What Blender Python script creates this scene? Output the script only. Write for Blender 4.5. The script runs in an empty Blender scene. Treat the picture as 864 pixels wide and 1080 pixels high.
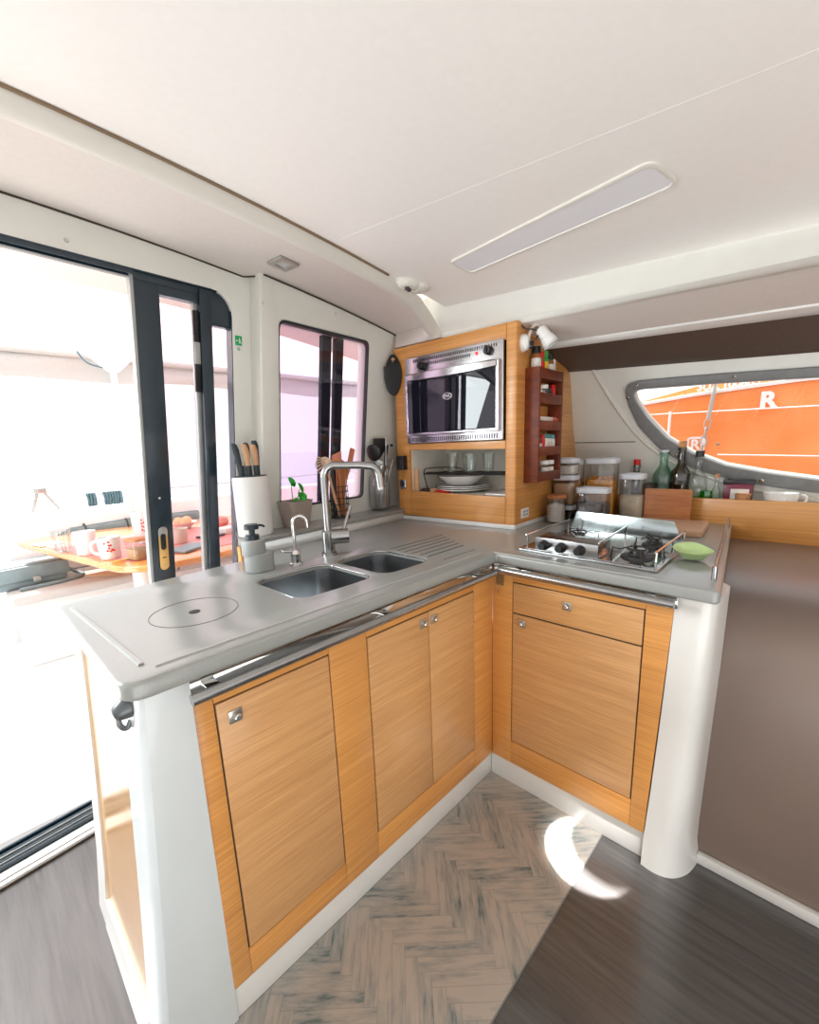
import bpy, bmesh, math, random
from mathutils import Vector, Matrix
random.seed(7)
C = bpy.context.scene.collection
PI = math.pi
R = math.radians

# ------------------------------------------------------------------ materials
def new_mat(name):
    m = bpy.data.materials.new(name); m.use_nodes = True
    nt = m.node_tree; b = nt.nodes['Principled BSDF']
    return m, nt, b
def setp(b, **k):
    names = {'rough': 'Roughness', 'metal': 'Metallic', 'spec': 'Specular IOR Level', 'coat': 'Coat Weight',
             'coatr': 'Coat Roughness', 'trans': 'Transmission Weight', 'ior': 'IOR', 'alpha': 'Alpha',
             'emis': 'Emission Strength', 'sheen': 'Sheen Weight'}
    for a, v in k.items(): b.inputs[names[a]].default_value = v
def flat(name, col, **k):
    """plain surface with a faint procedural mottling"""
    amt = k.pop('var', .04); sc = k.pop('scale', 14)
    m, nt, b = new_mat(name)
    tc = nt.nodes.new('ShaderNodeTexCoord'); n = nt.nodes.new('ShaderNodeTexNoise')
    n.inputs['Scale'].default_value = sc; n.inputs['Detail'].default_value = 3
    nt.links.new(tc.outputs['Object'], n.inputs['Vector'])
    r = nt.nodes.new('ShaderNodeValToRGB')
    r.color_ramp.elements[0].position = .3; r.color_ramp.elements[1].position = .7
    r.color_ramp.elements[0].color = (*[max(0, c * (1 - amt)) for c in col], 1)
    r.color_ramp.elements[1].color = (*[min(1, c * (1 + amt)) for c in col], 1)
    nt.links.new(n.outputs['Fac'], r.inputs['Fac']); nt.links.new(r.outputs['Color'], b.inputs['Base Color'])
    if 'emitcol' in k:
        b.inputs['Emission Color'].default_value = (*k.pop('emitcol'), 1)
    setp(b, **k)
    return m
def wood(name, c1, c2, scale=(3, 3, 160), rough=.38, coat=.25, bump=.05, contrast=(.3, .72)):
    m, nt, b = new_mat(name)
    tc = nt.nodes.new('ShaderNodeTexCoord'); mp = nt.nodes.new('ShaderNodeMapping')
    mp.inputs['Scale'].default_value = scale
    nt.links.new(tc.outputs['Object'], mp.inputs['Vector'])
    n = nt.nodes.new('ShaderNodeTexNoise'); n.inputs['Scale'].default_value = 1.6
    n.inputs['Detail'].default_value = 6; n.inputs['Roughness'].default_value = .6
    n.inputs['Distortion'].default_value = .25
    nt.links.new(mp.outputs['Vector'], n.inputs['Vector'])
    n2 = nt.nodes.new('ShaderNodeTexNoise'); n2.inputs['Scale'].default_value = .22; n2.inputs['Detail'].default_value = 3
    nt.links.new(mp.outputs['Vector'], n2.inputs['Vector'])
    mx = nt.nodes.new('ShaderNodeMath'); mx.operation = 'MULTIPLY_ADD'
    mx.inputs[1].default_value = .28
    nt.links.new(n2.outputs['Fac'], mx.inputs[0])
    ms = nt.nodes.new('ShaderNodeMath'); ms.operation = 'MULTIPLY'; ms.inputs[1].default_value = .72
    nt.links.new(n.outputs['Fac'], ms.inputs[0]); nt.links.new(ms.outputs[0], mx.inputs[2])
    r = nt.nodes.new('ShaderNodeValToRGB')
    r.color_ramp.elements[0].position = contrast[0]; r.color_ramp.elements[1].position = contrast[1]
    r.color_ramp.elements[0].color = (*c1, 1); r.color_ramp.elements[1].color = (*c2, 1)
    nt.links.new(mx.outputs[0], r.inputs['Fac']); nt.links.new(r.outputs['Color'], b.inputs['Base Color'])
    bp = nt.nodes.new('ShaderNodeBump'); bp.inputs['Strength'].default_value = bump; bp.inputs['Distance'].default_value = .002
    nt.links.new(n.outputs['Fac'], bp.inputs['Height']); nt.links.new(bp.outputs['Normal'], b.inputs['Normal'])
    setp(b, rough=rough, coat=coat, coatr=.15)
    return m
def glass(name, tint=(1, 1, 1), gloss=.08, rough=.0, fres=.28):
    """thin pane: mostly see-through, with a mirror reflection on top"""
    m, nt, b = new_mat(name); nt.nodes.remove(b)
    out = nt.nodes['Material Output']
    t = nt.nodes.new('ShaderNodeBsdfTransparent'); t.inputs['Color'].default_value = (*tint, 1)
    g = nt.nodes.new('ShaderNodeBsdfGlossy'); g.inputs['Roughness'].default_value = rough
    lw = nt.nodes.new('ShaderNodeLayerWeight'); lw.inputs['Blend'].default_value = .35
    mt = nt.nodes.new('ShaderNodeMath'); mt.operation = 'MULTIPLY_ADD'; mt.inputs[1].default_value = fres; mt.inputs[2].default_value = gloss
    nt.links.new(lw.outputs['Fresnel'], mt.inputs[0])
    mx = nt.nodes.new('ShaderNodeMixShader')
    nt.links.new(mt.outputs[0], mx.inputs[0]); nt.links.new(t.outputs[0], mx.inputs[1]); nt.links.new(g.outputs[0], mx.inputs[2])
    nt.links.new(mx.outputs[0], out.inputs['Surface'])
    return m

M = {}
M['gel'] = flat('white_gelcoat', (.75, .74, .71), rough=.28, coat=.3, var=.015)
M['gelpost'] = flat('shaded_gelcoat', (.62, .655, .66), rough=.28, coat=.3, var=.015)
M['barm'] = flat('window_bar_dark', (.008, .014, .022), rough=.6, spec=.2)
M['wallw'] = flat('painted_wall', (.74, .735, .68), rough=.5, var=.02)
M['lining'] = flat('headliner', (.90, .875, .84), rough=.36, coat=.12, coatr=.25, var=.012, scale=60)
M['soffit'] = flat('soffit_lining', (.74, .68, .635), rough=.7, var=.02, scale=80)
M['bead'] = flat('bead', (.74, .715, .65), rough=.35, var=.02)
M['dark_gap'] = flat('gap', (.05, .035, .025), rough=.8)
M['valance'] = flat('brown_leather', (.085, .052, .038), rough=.55, var=.1, scale=120)
M['brown'] = flat('taupe_panel', (.20, .145, .118), rough=.33, coat=.15, coatr=.3, var=.04, scale=5)
M['oak'] = wood('oak_veneer', (.50, .20, .042), (.76, .36, .10), scale=(2.2, 2.2, 190), contrast=(.32, .64))
M['oakd'] = wood('oak_door', (.48, .23, .078), (.73, .40, .165), scale=(4, 4, 300), contrast=(.34, .64))
M['oakend'] = wood('oak_end', (.52, .25, .06), (.76, .42, .15), scale=(2, 2, 90), rough=.2, coat=.7)
M['mahog'] = wood('mahogany', (.085, .014, .005), (.24, .046, .013), scale=(14, 14, 30), rough=.45, coat=0)
M['bamboo'] = wood('bamboo', (.30, .085, .02), (.58, .22, .065), scale=(5, 5, 70), rough=.45)
M['beech'] = wood('beech', (.60, .33, .17), (.72, .44, .25), scale=(40, 40, 8), rough=.5, coat=0)
M['beechboard'] = wood('beech_board', (.52, .28, .16), (.66, .40, .25), scale=(50, 6, 50), rough=.45, coat=.1)
M['tool'] = wood('utensil_wood', (.36, .11, .035), (.64, .26, .10), scale=(30, 30, 9), rough=.5, coat=0)
M['cork'] = flat('cork', (.50, .25, .11), rough=.9, var=.25, scale=180)
M['floor'] = wood('dark_plank', (.040, .036, .035), (.115, .108, .104), scale=(38, 2.2, 38), rough=.32, coat=1, bump=.15)
M['stone'] = flat('solid_surface', (.29, .30, .285), rough=.30, coat=.45, coatr=.2, var=.05, scale=300)
M['stonel'] = flat('solid_surface_edge', (.40, .41, .39), rough=.3, var=.04, scale=300)
M['stoned'] = flat('groove', (.10, .10, .095), rough=.5)
M['steel'] = flat('brushed_steel', (.38, .38, .38), metal=1, rough=.22, var=.04, scale=40)
M['ovensteel'] = flat('oven_steel', (.52, .50, .51), metal=1, rough=.2, var=.03, scale=40)
M['sinksteel'] = flat('sink_steel', (.33, .345, .355), metal=1, rough=.27, var=.05, scale=30)
M['chrome'] = flat('chrome', (.60, .60, .60), metal=1, rough=.07, var=.02)
M['brush'] = flat('satin_nickel', (.56, .56, .54), metal=1, rough=.3, var=.05)
M['mirrorsteel'] = flat('polished_steel', (.52, .52, .51), metal=1, rough=.09, var=.02)
M['black'] = flat('black_plastic', (.012, .012, .013), rough=.35, var=.2)
M['felt_black'] = flat('felt_black', (.018, .018, .019), rough=.85, sheen=.3)
M['iron'] = flat('black_iron', (.02, .018, .018), rough=.5, var=.3)
M['navy'] = flat('anodised_frame', (.012, .028, .042), rough=.22, coat=.4, var=.1)
M['alu'] = flat('grey_aluminium', (.45, .47, .46), rough=.35, metal=.6)
M['gasket'] = flat('black_gasket', (.01, .012, .016), rough=.5)
M['greyframe'] = flat('grey_window_frame', (.19, .19, .188), rough=.42, var=.08, scale=60)
M['white'] = flat('white_plastic', (.82, .82, .80), rough=.35, var=.01)
M['lidw'] = flat('lid_white', (.70, .72, .76), rough=.35, var=.02)
M['ceram'] = flat('ceramic', (.80, .79, .77), rough=.15, coat=.4, var=.02)
M['greysil'] = flat('grey_silicone', (.36, .38, .37), rough=.55, var=.03)
M['darkteal'] = flat('dark_teal_plastic', (.02, .035, .045), rough=.35)
M['green'] = flat('leaf', (.02, .42, .03), rough=.45, var=.3, scale=60)
M['signg'] = flat('sign_green', (0, .36, .10), rough=.5, var=.02)
M['limeplate'] = flat('lime_ceramic', (.50, .66, .30), rough=.35, coat=.3, var=.03)
M['potc'] = flat('pot_clay', (.43, .345, .295), rough=.7, var=.25, scale=260)
M['soil'] = flat('soil', (.05, .03, .02), rough=.95, var=.4, scale=100)
M['red'] = flat('red_plastic', (.65, .01, .01), rough=.35)
M['redlight'] = flat('red_lamp', (.7, .01, .01), rough=.2, emitcol=(1, .02, .01), emis=.8)
M['yellow'] = flat('yellow_print', (.75, .55, .04), rough=.5)
M['teal'] = flat('teal_plastic', (.02, .25, .22), rough=.4)
M['tealg'] = flat('teal_clip', (.10, .32, .33), rough=.5)
M['paper'] = flat('label_paper', (.74, .71, .66), rough=.6, var=.05, scale=60)
M['beigebox'] = flat('beige', (.70, .60, .52), rough=.6)
M['pink'] = flat('pink_paper', (.66, .26, .22), rough=.6)
M['greenlab'] = flat('green_label', (.04, .35, .06), rough=.5)
M['amber'] = flat('amber_spice', (.30, .11, .03), rough=.4, var=.3, scale=150)
M['grain'] = flat('brown_rice', (.52, .32, .17), rough=.8, var=.35, scale=260)
M['rice'] = flat('pale_rice', (.66, .56, .42), rough=.8, var=.2, scale=300)
M['flour'] = flat('flour', (.76, .70, .62), rough=.9, var=.06, scale=60)
M['pasta'] = flat('pasta', (.75, .31, .025), rough=.6, var=.35, scale=120)
M['bean'] = flat('dark_beans', (.085, .06, .055), rough=.5, var=.5, scale=120)
M['dark'] = flat('dark_content', (.04, .02, .015), rough=.5, var=.4, scale=90)
M['cglass'] = glass('clear_box', (.93, .93, .93), .06)
M['bglass'] = glass('pale_green_glass', (.66, .84, .76), .08)
M['dglass'] = flat('dark_bottle_glass', (.018, .012, .003), rough=.06, coat=.5, spec=.7)
M['clglass'] = glass('clear_glass', (.94, .96, .95), .05)
M['sglass'] = glass('smoked_glass', (.45, .47, .46), .22, .02)
M['pane'] = glass('door_pane', (.94, .90, .92), .01)
M['panew'] = glass('window_pane', (.90, .82, .89), .0, 0, .07)
M['panec'] = glass('hull_pane', (.97, .97, .97), .02)
M['ovenglass'] = flat('oven_glass', (.010, .010, .018), rough=.02, spec=.55)
M['orange'] = None
M['screen'] = flat('light_diffuser', (.80, .80, .83), rough=.6, var=.01)
M['gold'] = flat('brass_lock', (.80, .50, .17), metal=.6, rough=.3)
M['extw'] = flat('outside_gelcoat', (.86, .85, .84), rough=.5, var=.01)
M['extp'] = flat('glowing_bimini_fabric', (.86, .83, .83), rough=.7, var=.02, emitcol=(1, .96, .96), emis=1.3)  # emission added: sun through the fabric imitated, brightens the cockpit
M['mesh'] = flat('grey_screen', (.50, .52, .51), rough=.8, var=.06, scale=120)
M['cush'] = flat('cockpit_cushion', (.52, .49, .47), rough=.7, var=.03)
M['bag'] = flat('grey_leather', (.22, .29, .31), rough=.5, var=.08)
M['tablew'] = wood('varnished_teak', (.62, .19, .04), (.85, .36, .10), scale=(4, 40, 4), rough=.15, coat=.7)
M['tabler'] = flat('red_placemat', (.62, .20, .17), rough=.35, var=.1)
M['wicker'] = flat('wicker', (.68, .50, .36), rough=.8, var=.25, scale=150)
M['rope'] = flat('teal_rope', (.10, .20, .24), rough=.8, var=.3, scale=80)
M['greytube'] = flat('grey_bolster', (.16, .20, .20), rough=.7)
M['peach'] = flat('peach', (.80, .45, .25), rough=.6)
M['logo'] = flat('white_print', (.85, .82, .82), rough=.5)
def sea_mat():
    m, nt, b = new_mat('sea'); tc = nt.nodes.new('ShaderNodeTexCoord'); mp = nt.nodes.new('ShaderNodeMapping')
    mp.inputs['Scale'].default_value = (.6, 2.2, 1)
    n = nt.nodes.new('ShaderNodeTexNoise'); n.inputs['Scale'].default_value = 1.2; n.inputs['Detail'].default_value = 6
    nt.links.new(tc.outputs['Object'], mp.inputs[0]); nt.links.new(mp.outputs[0], n.inputs['Vector'])
    r = nt.nodes.new('ShaderNodeValToRGB')
    r.color_ramp.elements[0].color = (.26, .27, .34, 1); r.color_ramp.elements[1].color = (.36, .37, .44, 1)
    r.color_ramp.elements[0].position = .35; r.color_ramp.elements[1].position = .65
    nt.links.new(n.outputs['Fac'], r.inputs[0]); nt.links.new(r.outputs[0], b.inputs['Base Color'])
    bp = nt.nodes.new('ShaderNodeBump'); bp.inputs['Strength'].default_value = .5
    nt.links.new(n.outputs['Fac'], bp.inputs['Height']); nt.links.new(bp.outputs[0], b.inputs['Normal'])
    setp(b, rough=.35); return m
M['sea'] = sea_mat()
def orange_mat():
    """orange sailcloth-like hull: thin ribbed weave"""
    m, nt, b = new_mat('orange_cover'); tc = nt.nodes.new('ShaderNodeTexCoord')
    w = nt.nodes.new('ShaderNodeTexWave'); w.bands_direction = 'Z'; w.inputs['Scale'].default_value = 28
    w.inputs['Distortion'].default_value = 1.2; w.inputs['Detail'].default_value = 1
    nt.links.new(tc.outputs['Object'], w.inputs['Vector'])
    n = nt.nodes.new('ShaderNodeTexNoise'); n.inputs['Scale'].default_value = 3
    nt.links.new(tc.outputs['Object'], n.inputs['Vector'])
    mx = nt.nodes.new('ShaderNodeMath'); mx.operation = 'MULTIPLY_ADD'; mx.inputs[1].default_value = .25
    nt.links.new(w.outputs['Fac'], mx.inputs[0]); nt.links.new(n.outputs['Fac'], mx.inputs[2])
    r = nt.nodes.new('ShaderNodeValToRGB')
    r.color_ramp.elements[0].position = .4; r.color_ramp.elements[1].position = .9
    r.color_ramp.elements[0].color = (.95, .23, .04, 1); r.color_ramp.elements[1].color = (.98, .38, .13, 1)
    nt.links.new(mx.outputs[0], r.inputs[0]); nt.links.new(r.outputs[0], b.inputs['Base Color'])
    setp(b, rough=.6); return m
M['orange'] = orange_mat()
def mat_mat():
    m, nt, b = new_mat('herringbone_vinyl')
    at = nt.nodes.new('ShaderNodeAttribute'); at.attribute_name = 'plank'
    uv = nt.nodes.new('ShaderNodeUVMap'); mp = nt.nodes.new('ShaderNodeMapping'); mp.inputs['Scale'].default_value = (11, 55, 1)
    nt.links.new(uv.outputs[0], mp.inputs[0])
    n = nt.nodes.new('ShaderNodeTexNoise'); n.inputs['Scale'].default_value = 1; n.inputs['Detail'].default_value = 6; n.inputs['Roughness'].default_value = .65
    nt.links.new(mp.outputs[0], n.inputs['Vector'])
    tc = nt.nodes.new('ShaderNodeTexCoord'); n2 = nt.nodes.new('ShaderNodeTexNoise'); n2.inputs['Scale'].default_value = 7
    nt.links.new(tc.outputs['Object'], n2.inputs['Vector'])
    a = nt.nodes.new('ShaderNodeMath'); a.operation = 'MULTIPLY_ADD'; a.inputs[1].default_value = .14
    nt.links.new(at.outputs['Fac'], a.inputs[0]); nt.links.new(n.outputs['Fac'], a.inputs[2])
    a2 = nt.nodes.new('ShaderNodeMath'); a2.operation = 'MULTIPLY_ADD'; a2.inputs[1].default_value = .5
    nt.links.new(n2.outputs['Fac'], a2.inputs[0]); nt.links.new(a.outputs[0], a2.inputs[2])
    r = nt.nodes.new('ShaderNodeValToRGB')
    r.color_ramp.elements[0].position = .60; r.color_ramp.elements[1].position = .92
    r.color_ramp.elements[0].color = (.115, .165, .165, 1); r.color_ramp.elements[1].color = (.44, .385, .33, 1)
    e = r.color_ramp.elements.new(.72); e.color = (.30, .30, .275, 1)
    nt.links.new(a2.outputs[0], r.inputs[0]); nt.links.new(r.outputs[0], b.inputs['Base Color'])
    setp(b, rough=.38, coat=.15); return m
M['herring'] = mat_mat()

# ------------------------------------------------------------------ helpers
def link(o, parent=None):
    C.objects.link(o)
    if parent: o.parent = parent
    return o
def obj(name, bm, mat, parent=None, smooth=True, origin=None):
    me = bpy.data.meshes.new(name)
    if origin is not None: bm.transform(Matrix.Translation(-Vector(origin)))
    bmesh.ops.recalc_face_normals(bm, faces=bm.faces[:])
    bm.to_mesh(me); bm.free()
    me.materials.append(M[mat] if isinstance(mat, str) else mat)
    if smooth:
        for p in me.polygons: p.use_smooth = True
        try: me.set_sharp_from_angle(angle=R(38))
        except Exception: pass
    o = bpy.data.objects.new(name, me)
    if origin is not None: o.location = origin
    return link(o, parent)
def tag(o, label=None, cat=None, group=None, kind=None):
    if label: o['label'] = label
    if cat: o['category'] = cat
    if group: o['group'] = group
    if kind: o['kind'] = kind
    return o
def thing(name, label, cat, loc=(0, 0, 0), rz=0, group=None):
    o = bpy.data.objects.new(name, None); o.empty_display_size = .02
    o.location = loc; o.rotation_euler = (0, 0, rz); link(o)
    return tag(o, label, cat, group)
def struct(o): o['kind'] = 'structure'; return o
def dup(root, loc, rz=None, label=None, name=None):
    r = root.copy(); C.objects.link(r); r.location = loc
    if name: r.name = name
    if rz is not None: r.rotation_euler = (0, 0, rz)
    if label: r['label'] = label
    for ch in list(root.children):
        c = ch.copy(); C.objects.link(c); c.parent = r
        for g in list(ch.children):
            d = g.copy(); C.objects.link(d); d.parent = c
    return r
def B(): return bmesh.new()
def merge(bm, src, mtx=None):
    if mtx is not None: src.transform(mtx)
    me = bpy.data.meshes.new('tmp'); src.to_mesh(me); src.free(); bm.from_mesh(me); bpy.data.meshes.remove(me)
    return bm
def box(bm, x0, x1, y0, y1, z0, z1, bev=0, seg=2, mtx=None):
    t = B(); bmesh.ops.create_cube(t, size=1)
    for v in t.verts:
        v.co = Vector((x0 + (v.co.x + .5) * (x1 - x0), y0 + (v.co.y + .5) * (y1 - y0), z0 + (v.co.z + .5) * (z1 - z0)))
    if bev: bmesh.ops.bevel(t, geom=t.edges[:], offset=bev, segments=seg, affect='EDGES', profile=.5)
    return merge(bm, t, mtx)
def lathe(bm, prof, n=28, mtx=None, sx=1, sy=1):
    """prof: list of (r,z); closed on the axis where r==0"""
    t = B(); rings = []
    for r_, z in prof:
        if r_ < 1e-6: rings.append([t.verts.new((0, 0, z))])
        else: rings.append([t.verts.new((r_ * sx * math.cos(2 * PI * i / n), r_ * sy * math.sin(2 * PI * i / n), z)) for i in range(n)])
    for a, b in zip(rings, rings[1:]):
        for i in range(n):
            j = (i + 1) % n
            if len(a) == 1 and len(b) == 1: continue
            if len(a) == 1: t.faces.new((a[0], b[i], b[j]))
            elif len(b) == 1: t.faces.new((a[i], a[j], b[0]))
            else: t.faces.new((a[i], a[j], b[j], b[i]))
    return merge(bm, t, mtx)
def cyl(bm, p0, p1, r0, r1=None, n=20):
    p0, p1 = Vector(p0), Vector(p1); r1 = r0 if r1 is None else r1
    d = p1 - p0; L = d.length
    q = d.to_track_quat('Z', 'Y').to_matrix().to_4x4()
    return lathe(bm, [(0, 0), (r0, 0), (r1, L), (0, L)], n, Matrix.Translation(p0) @ q)
def tube(bm, pts, r, n=10, closed=False, rs=None):
    pts = [Vector(p) for p in pts]; t = B(); rings = []; N = len(pts)
    up = None
    for i, p in enumerate(pts):
        a = pts[(i - 1) % N] if (i > 0 or closed) else p
        b = pts[(i + 1) % N] if (i < N - 1 or closed) else p
        d = (b - a).normalized()
        if up is None:
            up = Vector((0, 0, 1)) if abs(d.z) < .9 else Vector((1, 0, 0))
        x = d.cross(up).normalized(); y = x.cross(d).normalized(); up = y
        rr = rs[i] if rs else r
        rings.append([t.verts.new(p + x * rr * math.cos(2 * PI * k / n) + y * rr * math.sin(2 * PI * k / n)) for k in range(n)])
    prs = list(zip(rings, rings[1:])) + ([(rings[-1], rings[0])] if closed else [])
    for a, b in prs:
        for k in range(n):
            j = (k + 1) % n; t.faces.new((a[k], a[j], b[j], b[k]))
    if not closed:
        t.faces.new(rings[0]); t.faces.new(rings[-1])
    return merge(bm, t)
def smooth_path(pts, it=2):
    pts = [Vector(p) for p in pts]
    for _ in range(it):
        q = [pts[0]]
        for a, b in zip(pts, pts[1:]):
            q += [a.lerp(b, .25), a.lerp(b, .75)]
        q.append(pts[-1]); pts = q
    return pts
def rrect(x0, x1, y0, y1, r, n=6):
    out = []
    for cx, cy, a0 in ((x1 - r, y1 - r, 0), (x0 + r, y1 - r, 90), (x0 + r, y0 + r, 180), (x1 - r, y0 + r, 270)):
        for i in range(n + 1):
            a = R(a0 + 90 * i / n); out.append((cx + r * math.cos(a), cy + r * math.sin(a)))
    return out
def rounded(poly, rad, n=6):
    """round the corners of a polygon; rad scalar or per-corner list"""
    out = []; N = len(poly)
    for i, p in enumerate(poly):
        r_ = rad[i] if isinstance(rad, (list, tuple)) else rad
        if r_ <= 0: out.append(p); continue
        p = Vector(p); a = Vector(poly[i - 1]) - p; b = Vector(poly[(i + 1) % N]) - p
        r_ = min(r_, a.length * .49, b.length * .49)
        pa = p + a.normalized() * r_; pb = p + b.normalized() * r_
        for k in range(n + 1):
            t_ = k / n; out.append(tuple((1 - t_) ** 2 * pa + 2 * t_ * (1 - t_) * p + t_ ** 2 * pb))
    return out
def plate(loops, z0, z1, bev=0, mtx=None, res=2):
    """flat sheet from 2D loops (first outline, others holes), thickness z0..z1, rounded rim; returns bmesh"""
    cu = bpy.data.curves.new('tmp', 'CURVE'); cu.dimensions = '2D'; cu.fill_mode = 'BOTH'
    for lp in loops:
        s = cu.splines.new('POLY'); s.points.add(len(lp) - 1); s.use_cyclic_u = True
        for i, (x, y) in enumerate(lp): s.points[i].co = (x, y, 0, 1)
    h = (z1 - z0) / 2; cu.extrude = max(h - bev, 1e-5); cu.bevel_depth = bev; cu.bevel_resolution = res
    cu.offset = -bev if bev else 0
    o = bpy.data.objects.new('tmp', cu); C.objects.link(o)
    dg = bpy.context.evaluated_depsgraph_get(); dg.update()
    me = bpy.data.meshes.new_from_object(o.evaluated_get(dg))
    bm = B(); bm.from_mesh(me); bmesh.ops.remove_doubles(bm, verts=bm.verts[:], dist=1e-6)
    bpy.data.objects.remove(o); bpy.data.curves.remove(cu); bpy.data.meshes.remove(me)
    bm.transform(Matrix.Translation((0, 0, (z0 + z1) / 2)))
    if mtx is not None: bm.transform(mtx)
    return bm
def frame_m(o, ex, ey, ez):
    m = Matrix.Identity(4)
    for i, e in enumerate((ex, ey, ez)):
        for k in range(3): m[k][i] = e[k]
    for k in range(3): m[k][3] = o[k]
    return m
def text(s, size, mtx, name, mat, parent=None, ext=.0006, bold=0):
    cu = bpy.data.curves.new('tmp', 'FONT'); cu.body = s; cu.size = size; cu.extrude = ext; cu.offset = bold
    cu.align_x = 'CENTER'; cu.align_y = 'CENTER'
    o = bpy.data.objects.new('tmp', cu); C.objects.link(o)
    dg = bpy.context.evaluated_depsgraph_get(); dg.update()
    me = bpy.data.meshes.new_from_object(o.evaluated_get(dg)); bm = B(); bm.from_mesh(me)
    bpy.data.objects.remove(o); bpy.data.curves.remove(cu); bpy.data.meshes.remove(me)
    bm.transform(mtx); return obj(name, bm, mat, parent, smooth=False)
def ball(bm, c, r, sx=1, sy=1, sz=1, n=2):
    t = B(); bmesh.ops.create_icosphere(t, subdivisions=n, radius=r)
    t.transform(Matrix.Translation(c) @ Matrix.Diagonal((sx, sy, sz, 1))); return merge(bm, t)

H = .87
# ------------------------------------------------------------------ camera
cam = bpy.data.cameras.new('camera'); co = bpy.data.objects.new('camera', cam); C.objects.link(co)
yaw, pit, rol, f = .7814, .2075, -.0403, 457.234
fw = Vector((math.cos(pit) * math.cos(yaw), math.cos(pit) * math.sin(yaw), -math.sin(pit)))
r0 = fw.cross(Vector((0, 0, 1))).normalized(); u0 = r0.cross(fw)
rr = math.cos(rol) * r0 + math.sin(rol) * u0; uu = -math.sin(rol) * r0 + math.cos(rol) * u0
co.matrix_world = frame_m((-1.209, -.7889, 1.2202), rr, uu, -fw)
cam.sensor_fit = 'HORIZONTAL'; cam.sensor_width = 36; cam.lens = f / 864 * 36
cam.shift_x = 4.36 / 864; cam.shift_y = 28.48 / 864; cam.clip_start = .02; cam.clip_end = 3000
bpy.context.scene.camera = co

# ------------------------------------------------------------------ room shell
# aft bulkhead: slightly turned and leaning; wall coordinates (u, z, m): m = how far aft
def W(u, z, m): return Vector((u + .06 * (z - .9), m + .1 * (u + .42) - .08 * (z - .9), z))
def Wm(m):  # matrix: local x=u, local y=z, local z = outward (aft)
    return frame_m(W(0, 0, m), Vector((1, .1, 0)), Vector((.06, -.08, 1)), Vector((0, 1, 0)))
def cz(x): return 1.872 - .05 * (x + 1.1) ** 2 if x > -1.1 else 1.872 + .0 * x

# floor
bm = B(); box(bm, -3.4, 1.2, -3.2, .93, -.06, 0)
struct(obj('floor', bm, 'floor', smooth=False))
# aft wall, door part (opening starts at the left and ends with a rounded corner)
op = [(-3.4, -.02), (-3.4, 2.0), (-.39, 2.0), (-.39, -.02), (-.475, -.02)]
corner = [(-.475, 1.70)] + [(-.475 - .075 + .075 * math.cos(R(a)), 1.70 + .075 * math.sin(R(a))) for a in (15, 30, 45, 60, 75, 90)]
bm = plate([[(-3.4, 1.775), (-3.4, 2.0), (-.385, 2.0), (-.385, -.02), (-.475, -.02)] + corner], 0, .05, .002, Wm(.88))
wa = struct(obj('wall_aft', bm, 'wallw'))
# aft wall, window part, stands proud of the door part
bm = plate([rounded([(-.405, -.02), (-.405, 2.0), (1.3, 2.0), (1.3, -.02)], [.0, 0, 0, 0]), rounded([(-.32, .995), (-.325, 1.705), (.157, 1.70), (.157, .992)], .028)], 0, .082, .008, Wm(.80))
struct(obj('wall_aft', bm, 'wallw'))
# hull side wall with the big pointed window
def Hm(off=0):
    ez = Vector((1, 0, .3)).normalized()
    return frame_m(Vector((1.09 + .3 * .87, 0, 0)) + ez * off, Vector((0, 1, 0)), Vector((-.3, 0, 1)), ez)
outer = [(-.100, 1.368), (-.088, 1.432), (-.100, 1.456), (-.141, 1.465), (-.284, 1.461), (-.414, 1.455), (-.71, 1.438), (-1.15, 1.40), (-1.28, 1.36), (-1.30, 1.20), (-1.25, 1.03), (-1.05, .985),
         (-.757, .994), (-.635, 1.012), (-.491, 1.040), (-.397, 1.069), (-.314, 1.108), (-.218, 1.178), (-.137, 1.277)]
inner = [(-.132, 1.385), (-.124, 1.412), (-.135, 1.427), (-.162, 1.431), (-.416, 1.421), (-.714, 1.405), (-1.12, 1.365), (-1.22, 1.33), (-1.24, 1.2), (-1.2, 1.07), (-1.04, 1.035),
         (-.752, 1.045), (-.602, 1.069), (-.466, 1.099), (-.347, 1.152), (-.254, 1.218), (-.175, 1.313)]
mid = [((a[0] * .5 + b[0] * .5), (a[1] * .5 + b[1] * .5)) for a, b in zip(inner, inner)]
bm = plate([[(-3.3, -.05), (1.2, -.05), (1.2, 1.75), (-3.3, 1.75)], inner], 0, .03, 0, Hm(.0))
struct(obj('wall_hull', bm, 'wallw', smooth=False))
w2 = thing('window_2', None, None); struct(w2)
bm = plate([rounded(outer, .012, 3), rounded(inner, .008, 3)], -.016, 0, .004, Hm(0)); obj('window_frame', bm, 'greyframe', w2)
inn2 = [(p[0] + (.0), p[1]) for p in inner]
bm = B(); tube(bm, [Hm(-.012) @ Vector((p[0], p[1], 0)) for p in rounded(inner, .01, 3)], .003, 6, closed=True); obj('window_seal', bm, 'alu', w2)
bm = plate([inner], .006, .010, 0, Hm(0)); obj('window_pane', bm, 'panec', w2, smooth=False)
for y, z in [(-.137, 1.448), (-.099, 1.400), (-.476, 1.437), (-.587, 1.040), (-.291, 1.145), (-.82, 1.415), (-.9, 1.01)]:
    bm = B(); t = B(); lathe(t, [(0, .004), (.004, .004), (.007, .0015), (.007, 0), (0, 0)], 14); t.transform(Matrix.Rotation(PI, 4, 'X'))
    merge(bm, t, Hm(-.016) @ Matrix.Translation((y, z, 0))); obj('frame_screw', bm, 'chrome', w2)
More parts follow.
